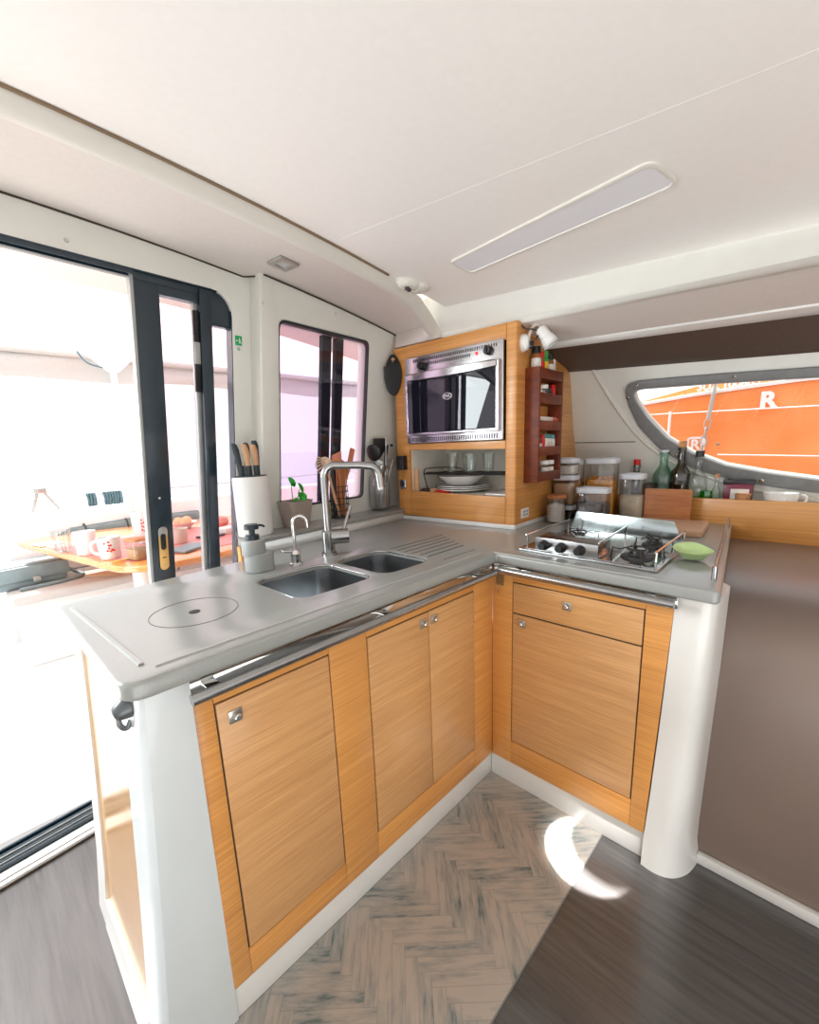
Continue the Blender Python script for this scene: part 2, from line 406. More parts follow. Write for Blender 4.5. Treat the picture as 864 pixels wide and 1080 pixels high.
# mouldings on the hull wall: a raised curved seam and a thin horizontal joint
bm = B(); tube(bm, smooth_path([Hm(0) @ Vector((p[0], p[1], 0)) for p in [(.06, 1.56), (.04, 1.52), (-.043, 1.361), (-.159, 1.195), (-.309, 1.085), (-.514, 1.008), (-.761, .957), (-1.3, .90)]]), .010, 8)
struct(obj('trim_1', bm, 'bead'))
bm = B(); tube(bm, [Hm(0) @ Vector((.5, 1.217, 0)), Hm(0) @ Vector((-.12, 1.205, 0))], .0028, 6); struct(obj('trim_2', bm, 'greyframe'))
# ceiling headliner with athwartships camber
def sheet(xs, ys, zf, th, name, mat):
    bm = B(); g = [[bm.verts.new((x, y, zf(x, y))) for y in ys] for x in xs]
    for i in range(len(xs) - 1):
        for j in range(len(ys) - 1): bm.faces.new((g[i][j], g[i][j + 1], g[i + 1][j + 1], g[i + 1][j]))
    r = bmesh.ops.extrude_face_region(bm, geom=bm.faces[:])
    for v in [e for e in r['geom'] if isinstance(e, bmesh.types.BMVert)]: v.co.z += th
    return struct(obj(name, bm, mat))
def lin(a, b, n): return [a + (b - a) * i / (n - 1) for i in range(n)]
sheet(lin(-3.4, .75, 50), [-3.2, -1, .42], lambda x, y: cz(x), .04, 'ceiling', 'lining')
bm = B()
def beady(x): return .336 + .074 * (x + 1.038) if x > -1.04 else .336
xs = lin(-3.4, .62, 44)
ys0 = lambda x: beady(x) + .08 + (max(0, x - .15) * .25)
sofx = lin(-3.4, .62, 40); bm = B(); prev = None; g = []
for x in sofx: g.append([bm.verts.new((x, ys0(x) - .01, cz(x) - .004)), bm.verts.new((x, 1.3, cz(x) - .004))])
for a, b in zip(g, g[1:]): bm.faces.new((a[0], a[1], b[1], b[0]))
r = bmesh.ops.extrude_face_region(bm, geom=bm.faces[:])
for v in [e for e in r['geom'] if isinstance(e, bmesh.types.BMVert)]: v.co.z += .03
struct(obj('ceiling', bm, 'soffit'))
# padded bead that runs along the step between headliner and aft soffit
bm = B(); g = []
bp_ = [(x, beady(x), ys0(x), cz(x)) for x in xs if x < .10] + [(.15, .425, .512, 1.782), (.22, .448, .530, 1.760), (.29, .470, .548, 1.730), (.345, .490, .560, 1.705), (.39, .505, .565, 1.685)]
for x, y0, y1, c in bp_:
    w = y1 - y0
    g.append([bm.verts.new((x, y0 + w * t_, c + .01 - (.010 + .030 * (math.sin(PI * min(1, t_ * 1.08)) ** .7 if t_ < .93 else .2)))) for t_ in (0, .02, .08, .2, .35, .5, .65, .8, .9, .97, 1)])
for a, b in zip(g, g[1:]):
    for i in range(len(a) - 1): bm.faces.new((a[i], a[i + 1], b[i + 1], b[i]))
struct(obj('trim_3', bm, 'bead'))
bm = B(); tube(bm, [(x, beady(x) - .004, cz(x) - .001) for x in xs if x < .05], .0045, 6); struct(obj('trim_4', bm, flat('tan_shadow_gap', (.22, .15, .09), rough=.8)))
# dark joint where aft wall meets the soffit
bm = B()
pts = [W(u, cz(u + .05) - .006, .878) for u in lin(-2.6, -.43, 12)] + [W(-.405, cz(-.35) - .007, .84)] + [W(u, cz(u + .05) - .009, .797) for u in lin(-.39, .5, 8)]
tube(bm, pts, .0028, 6); struct(obj('trim_5', bm, 'dark_gap'))
# hull-side cornice, soffit, white strip and brown valance, straight fore-and-aft sections
secA = {'a': ((.279, .5, 1.778), (.601, -1.5, 1.731)), 'b': ((.364, .5, 1.690), (.481, -1.5, 1.640)), 'c': ((.349, .5, 1.677), (.56, -1.5, 1.632)),
        'd': ((.511, .5, 1.623), (.847, -1.5, 1.585)), 'e': ((.509, .5, 1.608), (.96, -1.5, 1.570))}
def at(k, y):
    A, Bp = Vector(secA[k][0]), Vector(secA[k][1]); return A + (Bp - A) * ((y - .5) / -2.0)
def strip(prof, y0, y1, name, mat, n=14):
    bm = B(); g = []
    for y in lin(y0, y1, n): g.append([bm.verts.new(p) for p in prof(y)])
    for a, b in zip(g, g[1:]):
        for i in range(len(a) - 1): bm.faces.new((a[i], a[i + 1], b[i + 1], b[i]))
    return struct(obj(name, bm, mat))
def pr1(y):
    a, b, c = at('a', y), at('b', y), at('c', y)
    return [a + Vector((-.03, 0, .035)), a + Vector((.0, 0, .004)), a.lerp(b, .12) + Vector((.004, 0, 0)), a.lerp(b, .5) + Vector((-.006, 0, 0)), b + Vector((-.004, 0, .008)), b + Vector((-.008, 0, 0)), b.lerp(c, .4) + Vector((-.004, 0, -.006)), c + Vector((.0, 0, -.004)), c + Vector((.02, 0, 0.006))]
strip(pr1, .50, -3.2, 'trim_6', 'wallw')
strip(lambda y: [at('c', y), at('d', y)], .50, -3.2, 'ceiling', 'soffit')
def pr2(y):
    d, e = at('d', y), at('e', y); return [d + Vector((-.004, 0, .008)), d + Vector((0, 0, -.006)), d.lerp(e, .5) + Vector((0, 0, -.009)), e + Vector((.004, 0, -.004)), e + Vector((.01, 0, .01))]
strip(pr2, .50, -3.2, 'trim_7', 'gel')
def hw(y, z): return Hm(0) @ Vector((y, z, 0))
def pr3(y):
    e = at('e', y); z = 1.533 + .064 * (y - .0); w = hw(y, z)
    mid_ = w + (e - w) * .12 + Vector((-.012, 0, 0))
    return [e + Vector((.002, 0, .004)), e + (w - e) * .5 + Vector((-.004, 0, -.002)), mid_, w + Vector((-.004, 0, -.006)), w + Vector((.02, 0, 0))]
bmv = strip(pr3, .165, -3.2, 'trim_8', 'valance')
bm = B(); vs = [bm.verts.new(p) for p in pr3(.165)] + [bm.verts.new(hw(.165, 1.66))]; bm.faces.new(vs); struct(obj('trim_8', bm, 'valance'))
# small bevelled infill where soffit, wall and cupboard meet
bm = B()
for p in [(.385, .80, 1.762), (.392, .545, 1.760), (.331, .480, 1.676), (.322, .745, 1.678), (.42, .80, 1.762), (.42, .545, 1.760), (.36, .48, 1.676), (.36, .745, 1.676)]: bm.verts.new(p)
bmesh.ops.convex_hull(bm, input=bm.verts[:]); struct(obj('trim_9', bm, 'soffit', smooth=False))
# faint headliner seam
bm = B(); tube(bm, [(-.281 + (.163) * t_, .329 - 1.02 * t_, cz(-.281 + .163 * t_) + .0009) for t_ in lin(-.05, 2.6, 12)], .0014, 6); struct(obj('trim_10', bm, 'lining'))

bm = B(); box(bm, -3.46, -3.4, -3.2, .93, 0, .95); box(bm, -3.46, -3.4, -3.2, .93, 1.68, 1.95); struct(obj('wall_port', bm, 'wallw', smooth=False))
bm = B(); box(bm, -3.46, 1.2, -3.26, -3.2, 0, .95); box(bm, -3.46, 1.2, -3.26, -3.2, 1.62, 1.95); struct(obj('wall_fore', bm, 'wallw', smooth=False))
# ------------------------------------------------------------------ sliding door (door_1) and its track
d1 = thing('door_1', None, None); struct(d1)
def wbox(bm, u0, u1, z0, z1, m0, m1, bev=0): return box(bm, u0, u1, z0, z1, m0, m1, bev, mtx=Wm(0))
bm = B(); wbox(bm, -.79, -.715, .03, 1.765, .895, .925, .002); wbox(bm, -.716, -.59, 1.725, 1.765, .897, .923); wbox(bm, -.716, -.59, .03, .10, .897, .923)
obj('sliding_frame', bm, 'navy', d1)
bm = B(); wbox(bm, -.799, -.789, .03, 1.765, .893, .925, .001); wbox(bm, -.606, -.590, .05, 1.74, .905, .93, .001); obj('aluminium_edge', bm, 'alu', d1)
bm = B(); wbox(bm, -.716, -.60, .10, 1.726, .908, .912); obj('door_pane', bm, 'pane', d1, smooth=False)
bm = B(); wbox(bm, -.590, -.549, .02, 1.77, .885, .925, .002); wbox(bm, -.79, -.47, 1.752, 1.778, .893, .93)
wbox(bm, -.55, -.47, 1.665, 1.70, .90, .925)
bm2 = plate([[(-.552, 1.668), (-.552, 1.778), (-.468, 1.778), (-.468, 1.668)]], 0, .02, 0, Wm(.893)); merge(bm, bm2)
wbox(bm, -.478, -.47, .0, 1.72, .885, .93)
obj('fixed_frame', bm, 'navy', d1)
bm = B(); wbox(bm, -.549, -.475, .05, 1.70, .908, .912); obj('side_pane', bm, 'pane', d1, smooth=False)
bm = B(); wbox(bm, -.612, -.592, 1.44, 1.70, .893, .902, .001); o_ = obj('door_hinge', bm, 'black', d1)
bm = B(); wbox(bm, -.612, -.592, 1.53, 1.60, .889, .893, .001); obj('hinge_plate', bm, 'alu', o_)
lk = plate([rrect(-.767, -.737, .832, .985, .0148, 8)], 0, .004, .001, Wm(.888)); lo = obj('lock_plate', lk, 'gold', d1)
bm = plate([rrect(-.767, -.737, .945, .986, .0148, 8)], 0, .005, .001, Wm(.8865)); obj('lock_cap', bm, 'brush', lo)
bm = plate([rrect(-.761, -.744, .905, .962, .0085, 8)], 0, .004, .001, Wm(.884)); obj('finger_slot', bm, 'black', lo)
bm = B(); wbox(bm, -.7535, -.7515, .915, .952, .882, .884, 0); obj('lock_keyway', bm, 'navy', lo)
for z in (.972, .895, .85):
    bm = B(); t = B(); lathe(t, [(0, 0), (.0028, 0), (.0028, .002), (0, .002)], 12); merge(bm, t, Wm(.8855) @ Matrix.Translation((-.752, z, 0))); obj('lock_screw', bm, 'brush', lo)
bm = B(); wbox(bm, -.758, -.746, .875, .879, .8865, .888, 0); obj('lock_marking', bm, 'navy', lo)
bm = B(); t = B(); lathe(t, [(0, 0), (.0035, 0), (.0035, .002), (0, .002)], 12); merge(bm, t, Wm(.892) @ Matrix.Translation((-.754, 1.085, 0))); obj('frame_rivet', bm, 'white', d1)
# tracks
bm = B()
for m_, zz in ((.884, .012), (.905, .006), (.926, .012)): wbox(bm, -3.4, -.79, 1.757 + zz * .3, 1.777, m_, m_ + .006)
wbox(bm, -3.4, -.47, 1.771, 1.779, .882, .935); struct(obj('trim_11', bm, 'navy', smooth=False))
bm = B(); wbox(bm, -3.4, -.79, 1.752, 1.7565, .898, .902); struct(obj('trim_12', bm, 'alu', smooth=False))
def fy(x, y): return y + .1 * (x + 1.1)
def fbox(bm, y0, y1, z0, z1, x0=-3.4, x1=-.46):
    t = B(); box(t, x0, x1, 0, y1 - y0, z0, z1); t.transform(frame_m((0, y0 + .11, 0), (1, .1, 0), (0, 1, 0), (0, 0, 1))); merge(bm, t)
bm = B(); fbox(bm, .890, .985, -.02, .012); [fbox(bm, y, y + .008, .01, .028) for y in (.893, .918, .945, .972)]; struct(obj('trim_13', bm, 'navy', smooth=False))
bm = B(); fbox(bm, .932, .936, .01, .032); fbox(bm, .908, .911, .01, .03); struct(obj('trim_14', bm, 'alu', smooth=False))
bm = B(); fbox(bm, .835, .889, -.02, .014); struct(obj('trim_15', bm, 'gel', smooth=False))
bm = B(); fbox(bm, .8295, .8335, -.02, .006); fbox(bm, .851, .854, .01, .0155); struct(obj('trim_16', bm, 'soil', smooth=False))

# ------------------------------------------------------------------ galley window (window_1)
w1 = thing('window_1', None, None); struct(w1)
gl = rounded([(-.32, .995), (-.325, 1.705), (.157, 1.70), (.157, .992)], .028)
gi = rounded([(-.3205, 1.001), (-.3245, 1.695), (.153, 1.691), (.152, .998)], .026)
bm = plate([gl, gi], 0, .022, 0, Wm(.800)); obj('window_gasket', bm, 'gasket', w1)
bm = plate([gl], 0, .004, 0, Wm(.822)); obj('window_pane', bm, 'panew', w1, smooth=False)
bm = B(); wbox(bm, -.073, -.022, .985, 1.72, .86, .885, .001); obj('window_bar', bm, 'barm', w1)
bm = B(); wbox(bm, .003, .049, .985, 1.72, .86, .885, .001); obj('window_bar', bm, 'barm', w1)
bm = B(); wbox(bm, -.40, -.073, .985, 1.72, .868, .872); obj('tinted_pane', bm, glass('tinted_pane', (.93, .91, .94), .0, 0, .05), w1, smooth=False)
# sill shelf and white upstand behind the sink
def sl(u, off=0): return .653 + .1 * (u + .42) + off
bm = plate([rounded([(-.578, sl(-.578)), (.335, sl(.335)), (.40, .90), (-.36, .86), (-.36, .90), (-.478, .88)], [.006, 0, 0, 0, 0, 0])], .906, .921, .004)
sh = obj('sill_shelf', bm, 'stone'); tag(sh, 'narrow grey shelf under the window holding the knife block and utensils', 'shelf')
bm = plate([[(-.556, sl(-.556, .006)), (.36, sl(.36, .006)), (.36, .80), (-.50, .80)]], .864, .906, 0); struct(obj('trim_17', bm, 'white', smooth=False))
bm = B(); box(bm, -.574, -.554, sl(-.57, .008), .67, .60, .906); struct(obj('trim_18', bm, 'oak', smooth=False))

# screws on the wall and exit sign
sg = thing('exit_sign', 'small green running man exit sign on the white wall beside the sliding door', 'sign')
bm = B(); wbox(bm, -.467, -.441, 1.609, 1.641, .8775, .8797); obj('sign_plate', bm, 'signg', sg, smooth=False)
bm = B()
for a, b, w_ in [((-.4515, 1.6285), (-.4495, 1.6225), .0022), ((-.4495, 1.6225), (-.4525, 1.6155), .0014), ((-.4495, 1.6225), (-.4465, 1.617), .0014), ((-.451, 1.6275), (-.4465, 1.6255), .0011), ((-.451, 1.6275), (-.4545, 1.6235), .0011), ((-.4465, 1.617), (-.444, 1.6165), .0011), ((-.464, 1.624), (-.4575, 1.624), .0014), ((-.464, 1.624), (-.461, 1.627), .0012), ((-.464, 1.624), (-.461, 1.621), .0012)]:
    cyl(bm, W(a[0], a[1], .877), W(b[0], b[1], .877), w_, n=8)
ball(bm, W(-.4515, 1.632, .877), .0026, n=1)
obj('running_man', bm, 'white', sg)
for i, (u, z, m_) in enumerate([(-.453, 1.597, .88), (-.95, 1.80, .88), (-.395, 1.745, .80), (-.05, 1.775, .80), (.15, 1.775, .80), (.28, 1.72, .8)]):
    bm = B(); t = B(); lathe(t, [(0, 0), (.006, 0), (.005, .003), (0, .003)], 12); t.transform(Matrix.Rotation(PI, 4, 'X')); merge(bm, t, Wm(m_) @ Matrix.Translation((u, z, 0)))
    o_ = obj('screw_cap', bm, 'brush' if i < 2 else 'beigebox')
    tag(o_, ['steel screw head right under the green exit sign', 'steel screw head above the sliding door track', 'beige screw cap on the wall left of the window top', 'beige screw cap on the wall above the window bars',
             'beige screw cap on the wall above the window right edge', 'beige screw cap high on the wall near the black pouch'][i], 'screw')

# ------------------------------------------------------------------ worktop
def tops(z): return z
outl = [(-1.092, -.037), (-.024, -.029), (-.047, -.638), (.915, -.522), (.955, .20), (.955, .81), (-.50, sl(-.50, .03)), (-.574, .606), (-1.096, .558)]
outl = rounded(outl, [.045, .012, .02, .012, 0, 0, 0, .01, .03])
bowl1 = rrect(-.682, -.437, .102, .345, .045)
bowl2 = rrect(-.408, -.205, .092, .338, .045)
wt = thing('worktop', 'grey solid surface worktop running in an L from the door to the stove', 'worktop', (0, 0, 0))
bm = plate([outl, bowl1, bowl2], H - .033, H, .0075, None, 3); obj('slab', bm, 'stone', wt)
bm = B()
def groove(pts, w=.0030, z=H): 
    tube(bm, [(p[0], p[1], z - .0012) for p in pts], w, 6)
for i in range(6):
    y = .125 + i * .036; groove([(-.185 + .0 * i, y, 0), (.03 + .02 * i - .02, y + .005, 0)])
groove([(-.185, .06), (-.02, .058)], .0022)
obj('drain_groove', bm, 'stoned', wt)
bm = B(); groove([(-1.072, .50), (-1.045, .03)], .006); groove([(-1.03, .005), (-.05, .013)], .0045); groove([(-.015, -.015), (-.024, -.50)], .004)
obj('spill_groove', bm, 'stonel', wt)
# set-in waste lid
bm = B(); t = B(); lathe(t, [(.0925, 0), (.0940, 0), (.0940, .0006), (.0925, .0006), (.0925, 0)], 64); merge(bm, t, Matrix.Translation((-.882, .229, H + .0001))); wl = obj('waste_lid', bm, 'stoned', wt); wl['label'] = 'round lid set flush in the worktop with a finger hole'
bm = B(); t = B(); lathe(t, [(0, 0), (.012, 0), (.012, .0012), (0, .0012)], 24); merge(bm, t, Matrix.Translation((-.884, .226, H + .0003))); obj('finger_hole', bm, 'gasket', wl)
# sinks
sk = thing('double_sink', 'stainless steel sink with two rounded bowls set in the grey worktop', 'sink', (0, 0, 0))
for k, (x0, x1, y0, y1) in enumerate(((-.682, -.437, .102, .345), (-.408, -.205, .092, .338))):
    bm = B(); rings = []
    for d, z, r_ in ((-.004, H - .012, .045), (0.0, H - .014, .045), (.003, H - .06, .045), (.006, H - .12, .045), (.018, H - .137, .04), (.045, H - .143, .03), (.08, H - .145, .01)):
        rings.append([bm.verts.new((*p, z)) for p in rrect(x0 + d, x1 - d, y0 + d, y1 - d, r_)])
    for a, b in zip(rings, rings[1:]):
        n_ = len(a)
        for i in range(n_): bm.faces.new((a[i], a[(i + 1) % n_], b[(i + 1) % n_], b[i]))
    bm.faces.new(rings[-1])
    bo = obj('bowl', bm, 'sinksteel', sk)
    bm = B(); tube(bm, [(*p, H - .004) for p in rrect(x0 + .0005, x1 - .0005, y0 + .0005, y1 - .0005, .045)], .0018, 6, closed=True); obj('rim', bm, 'chrome', bo)
    cx, cy = (x0 + x1) / 2, (y0 + y1) / 2
    bm = B(); t = B(); lathe(t, [(0, .001), (.012, .001), (.016, .003), (.028, .0035), (.03, 0)], 28); merge(bm, t, Matrix.Translation((cx, cy, H - .1445))); obj('drain', bm, 'chrome', bo)

# ------------------------------------------------------------------ base cabinets
def lock(parent, p, axis):
    """square push lock: plate and round knob; axis 'y' faces -y, 'x' faces -x"""
    m = frame_m(p, (1, 0, 0), (0, 0, 1), (0, -1, 0)) if axis == 'y' else frame_m(p, (0, -1, 0), (0, 0, 1), (-1, 0, 0))
    bm = B(); box(bm, -.0135, .0135, -.0135, .0135, 0, .003, .001, mtx=m); pl_ = obj('lock_plate', bm, 'brush', parent)
    bm = B(); t = B(); lathe(t, [(0, .013), (.005, .013), (.0075, .011), (.008, .005), (.006, .003), (.006, .0)], 18); merge(bm, t, m @ Matrix.Translation((.001, .0, .002)))
    obj('lock_knob', bm, 'chrome', pl_)
def panel(parent, name, mat, axis, a0, a1, z0, z1, th=.016, off=0, bev=.0008):
    bm = B()
    if axis == 'y': box(bm, a0, a1, off, off + th, z0, z1, bev)
    else: box(bm, off, off + th, a0, a1, z0, z1, bev)
    return obj(name, bm, mat, parent)
ZT = .835
sc_ = thing('sink_cabinet', 'oak fronted base cabinet under the sinks with three square locked doors', 'cabinet', (0, 0, 0))
bm = B(); box(bm, -.98, -.002, .0035, .03, .10, .83); obj('gap_backing', bm, 'dark_gap', sc_, smooth=False)  # dark sheet close behind the fronts, its colour is the shade in the door gaps
panel(sc_, 'stile', 'oak', 'y', -.986, -.9475, .097, ZT); panel(sc_, 'stile', 'oak', 'y', -.680, -.5675, .097, ZT); panel(sc_, 'stile', 'oak', 'y', -.1085, -.0005, .097, ZT)
panel(sc_, 'top_rail', 'oak', 'y', -.9468, -.6807, .7595, ZT); panel(sc_, 'top_rail', 'oak', 'y', -.5668, -.1092, .7595, ZT)
panel(sc_, 'bottom_rail', 'oak', 'y', -.9468, -.6807, .097, .1675); panel(sc_, 'bottom_rail', 'oak', 'y', -.5668, -.1092, .097, .1765)
dd = panel(sc_, 'door', 'oakd', 'y', -.9438, -.6842, .1708, .7558, off=-.001); lock(dd, (-.910, -.001, .738 - .02), 'y')
dd = panel(sc_, 'door', 'oakd', 'y', -.5638, -.3352, .1800, .7558, off=-.001); lock(dd, (-.357, -.001, .728), 'y')
dd = panel(sc_, 'door', 'oakd', 'y', -.3314, -.1122, .1800, .7558, off=-.001); lock(dd, (-.312, -.001, .728), 'y')
bm = plate([[(-1.125, .075), (-1.0, .004), (.0, .004), (.06, -.54), (.16, -.56), (.16, .5), (-1.0, .5)]], .0, .097, .003)
bm.free()
bm = B(); box(bm, -1.03, .035, .012, .03, .0, .0965, .003); obj('toe_kick', bm, 'gel', sc_)
# polished fascia with bar rail
bm = B(); box(bm, -.995, -.012, -.010, -.0015, .797, .834, .001); obj('steel_fascia', bm, 'mirrorsteel', sc_)
bm = B(); cyl(bm, (-1.0, -.058, .816), (-.072, -.058, .822), .0105); bar = obj('hand_rail', bm, 'steel', sc_)
for x in (-.955, -.52, -.12):
    bm = B(); box(bm, x - .012, x + .012, -.052, -.008, .812, .818, .001); obj('rail_bracket', bm, 'chrome', bar)
# white moulded end: front post + end frame + oak end panel
def loft(secs, name, mat, parent, closed=False, cap=True):
    bm = B(); g = [[bm.verts.new(p) for p in s] for s in secs]
    for a, b in zip(g, g[1:]):
        n_ = len(a)
        for i in range(n_ if closed else n_ - 1): bm.faces.new((a[i], a[(i + 1) % n_], b[(i + 1) % n_], b[i]))
    if closed and cap: bm.faces.new(g[0]); bm.faces.new(g[-1])
    return obj(name, bm, mat, parent)
secs = []
for z in lin(0, .833, 10):
    t_ = z / .834; xe = -1.138 + .070 * t_ ** .8; e = .03
    yb = .07
    y0 = -.012 + .02 * (1 - t_)
    secs.append([(-.986, y0, z), (xe + e, y0, z), (xe + .012, y0 + .006, z), (xe + .002, y0 + .022, z), (xe, y0 + .05, z), (xe - .004, yb + .02, z), (xe + .02, yb + .02, z), (-.986, .06, z)])
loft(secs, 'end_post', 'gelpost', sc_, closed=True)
def endx(z): return -1.138 + .070 * max(0, min(1, z / .834)) ** .8 - .004
def endsheet(y0, y1, z0, z1, off, th, name, mat):
    secs = []
    for z in lin(z0, z1, 6):
        x = endx(z) + off; secs.append([(x, y0, z), (x, y1, z), (x + th, y1, z), (x + th, y0, z)])
    return loft(secs, name, mat, sc_, closed=True)
endsheet(.088, .455, .085, .80, .006, .012, 'end_panel', 'oakend')
endsheet(.455, .545, 0, .834, 0, .03, 'end_post', 'gel')
endsheet(.088, .46, 0, .085, -.002, .03, 'end_kick', 'gel')
endsheet(.088, .46, .80, .834, 0, .03, 'end_frame', 'gel')
bm = B(); box(bm, -1.06, .0, .545, .56, 0, .832); obj('back_panel', bm, 'gel', sc_, smooth=False)
# stove cabinet
st = thing('stove_cabinet', 'oak fronted base cabinet under the gas stove with one drawer over a door', 'cabinet', (0, 0, 0))
bm = B(); box(bm, .0035, .03, -.512, -.002, .10, .83); obj('gap_backing', bm, 'dark_gap', st, smooth=False)  # same dark sheet, paints shade into the gaps round drawer and door
bm = B(); box(bm, .012, .03, -.53, .011, 0, .0965, .003); obj('toe_kick', bm, 'gel', st)
panel(st, 'stile', 'oak', 'x', -.0763, -.0005, .097, ZT)
bm = plate([[(-.4755, .097), (-.4755, ZT), (-.541, ZT), (-.514, .097)]], 0, .016, .0008, frame_m((0, 0, 0), (0, 1, 0), (0, 0, 1), (1, 0, 0))); obj('stile', bm, 'oak', st)
panel(st, 'top_rail', 'oak', 'x', -.4748, -.077, .7765, ZT); panel(st, 'bottom_rail', 'oak', 'x', -.4748, -.077, .097, .1855)
dd = panel(st, 'drawer', 'oakd', 'x', -.4716, -.0802, .6722, .7728, off=-.001); lock(dd, (-.001, -.262, .735), 'x')
dd = panel(st, 'door', 'oakd', 'x', -.4716, -.0802, .1892, .6668, off=-.001); lock(dd, (-.001, -.113, .640), 'x')
bm = B(); box(bm, -.010, -.0015, -.548, -.012, .797, .834, .001); obj('steel_fascia', bm, 'mirrorsteel', st)
bm = B(); cyl(bm, (-.058, -.060, .829), (-.054, -.550, .822), .0105); bar = obj('hand_rail', bm, 'steel', st)
for y in (-.11, -.485):
    bm = B(); box(bm, -.052, -.008, y - .012, y + .012, .817, .823, .001); obj('rail_bracket', bm, 'chrome', bar)
bm = B(); p_ = [(-.004, -.030, .79), (-.006, -.030, .74), (-.014, -.032, .728), (-.02, -.034, .738), (-.02, -.034, .75)]; tube(bm, smooth_path(p_), .0025, 8); box(bm, -.006, 0, -.045, -.015, .755, .81, .002)
obj('cup_hook', bm, 'clglass', st)
secs = []
bt = [(.0, -.505), (-.006, -.54), (.004, -.575), (.03, -.600), (.07, -.618), (.15, -.628), (.19, -.6), (.19, -.5)]
tp = [(.0, -.541), (-.004, -.60), (.004, -.618), (.018, -.626), (.05, -.629), (.15, -.630), (.19, -.6), (.19, -.5)]
def chaik(p, it=2):
    for _ in range(it):
        q_ = [p[0]]
        for a, b in zip(p, p[1:]): q_ += [(a[0] * .75 + b[0] * .25, a[1] * .75 + b[1] * .25), (a[0] * .25 + b[0] * .75, a[1] * .25 + b[1] * .75)]
        p = q_ + [p[-1]]
    return p
bt = chaik(bt[:6]) + bt[6:]; tp = chaik(tp[:6]) + tp[6:]
for z in lin(0, .833, 14):
    t_ = (z / .834) ** .55; fl = (.012 * max(0, 1 - z / .10) ** 2)
    secs.append([(a[0] * (1 - t_) + b[0] * t_ - fl, a[1] * (1 - t_) + b[1] * t_ - fl, z) for a, b in zip(bt, tp)])
loft(secs, 'end_post', 'gel', st, closed=True)
bm = B(); box(bm, .15, .90, -.50, -.485, 0, .834); obj('side_panel', bm, 'oak', st, smooth=False)

# herringbone mat
def herring():
    bm = B(); w, n = .031, 6; lay = bm.faces.layers.float.new('plank'); uvl = bm.loops.layers.uv.new('UVMap')
    x0, x1, y0, y1 = -1.05, .012, -.398, .010; ca = math.cos(PI / 4); cx_, cy_ = -.5, -.2
    for k in range(-60, 61):
        for m_ in range(-6, 7):
            for o_ in (0, 1):
                if o_ == 0: ax, ay, bx, by = k + 2 * n * m_, k, k + 2 * n * m_ + n, k + 1
                else: X_ = k + 2 * n * m_; ax, ay, bx, by = X_, k - 2 * n + 1, X_ + 1, k - n + 1
                g_ = .0003
                cs = [((p[0] - p[1]) * ca + cx_, (p[0] + p[1]) * ca + cy_) for p in ((ax * w + g_, ay * w + g_), (bx * w - g_, ay * w + g_), (bx * w - g_, by * w - g_), (ax * w + g_, by * w - g_))]
                if max(c[0] for c in cs) < x0 or min(c[0] for c in cs) > x1 or max(c[1] for c in cs) < y0 or min(c[1] for c in cs) > y1: continue
                fc = bm.faces.new([bm.verts.new((c[0], c[1], .004)) for c in cs]); fc[lay] = random.random(); r1, r2 = random.random() * 20, random.random() * 20
                loc_ = [(ax * w, ay * w), (bx * w, ay * w), (bx * w, by * w), (ax * w, by * w)]
                for lp, q_ in zip(fc.loops, loc_): lp[uvl].uv = (q_[0] + r1, q_[1] + r2) if o_ == 0 else (q_[1] + r1, q_[0] + r2)
    for co_, no_ in (((x0, 0, 0), (-1, 0, 0)), ((x1, 0, 0), (1, 0, 0)), ((0, y0, 0), (0, -1, 0)), ((0, y1, 0), (0, 1, 0))):
        bmesh.ops.bisect_plane(bm, geom=bm.verts[:] + bm.edges[:] + bm.faces[:], plane_co=co_, plane_no=no_, clear_outer=True)
    return bm
mt = thing('floor_mat', 'grey brown herringbone patterned vinyl mat on the dark galley floor', 'mat')
bm = B(); box(bm, -1.052, .014, -.401, .012, .0005, .0038); obj('backing', bm, flat('mat_base', (.20, .20, .19), rough=.6), mt, smooth=False)
obj('patterned_top', herring(), 'herring', mt, smooth=False)

# brown padded side, wood fiddle and ledge to the right of the stove
prof = [(.118, .0), (.122, .2), (.130, .40), (.145, .60), (.175, .70), (.25, .765), (.40, .80), (.65, .81), (.93, .812)]
bm = B(); pp = [Vector((a, 0, b)) for a, b in prof]; pp = smooth_path(pp, 2); g = []
for y in (-.60, -3.2): g.append([bm.verts.new((p.x, y if (y < -1 or p.x < .2) else -.50, p.z)) for p in pp])
for i in range(len(pp) - 1): bm.faces.new((g[0][i], g[0][i + 1], g[1][i + 1], g[1][i]))
struct(obj('wall_settee_side', bm, 'brown'))
bm = B(); box(bm, .098, .118, -3.2, -.632, 0, .032, .004); struct(obj('baseboard_side', bm, 'gel'))
bm = B(); box(bm, .918, .938, -3.2, .19, .80, .968, .002); struct(obj('trim_19', bm, 'oak'))
bm = B(); box(bm, .938, 1.09, -3.2, .30, .925, .935); struct(obj('trim_20', bm, 'wallw', smooth=False))

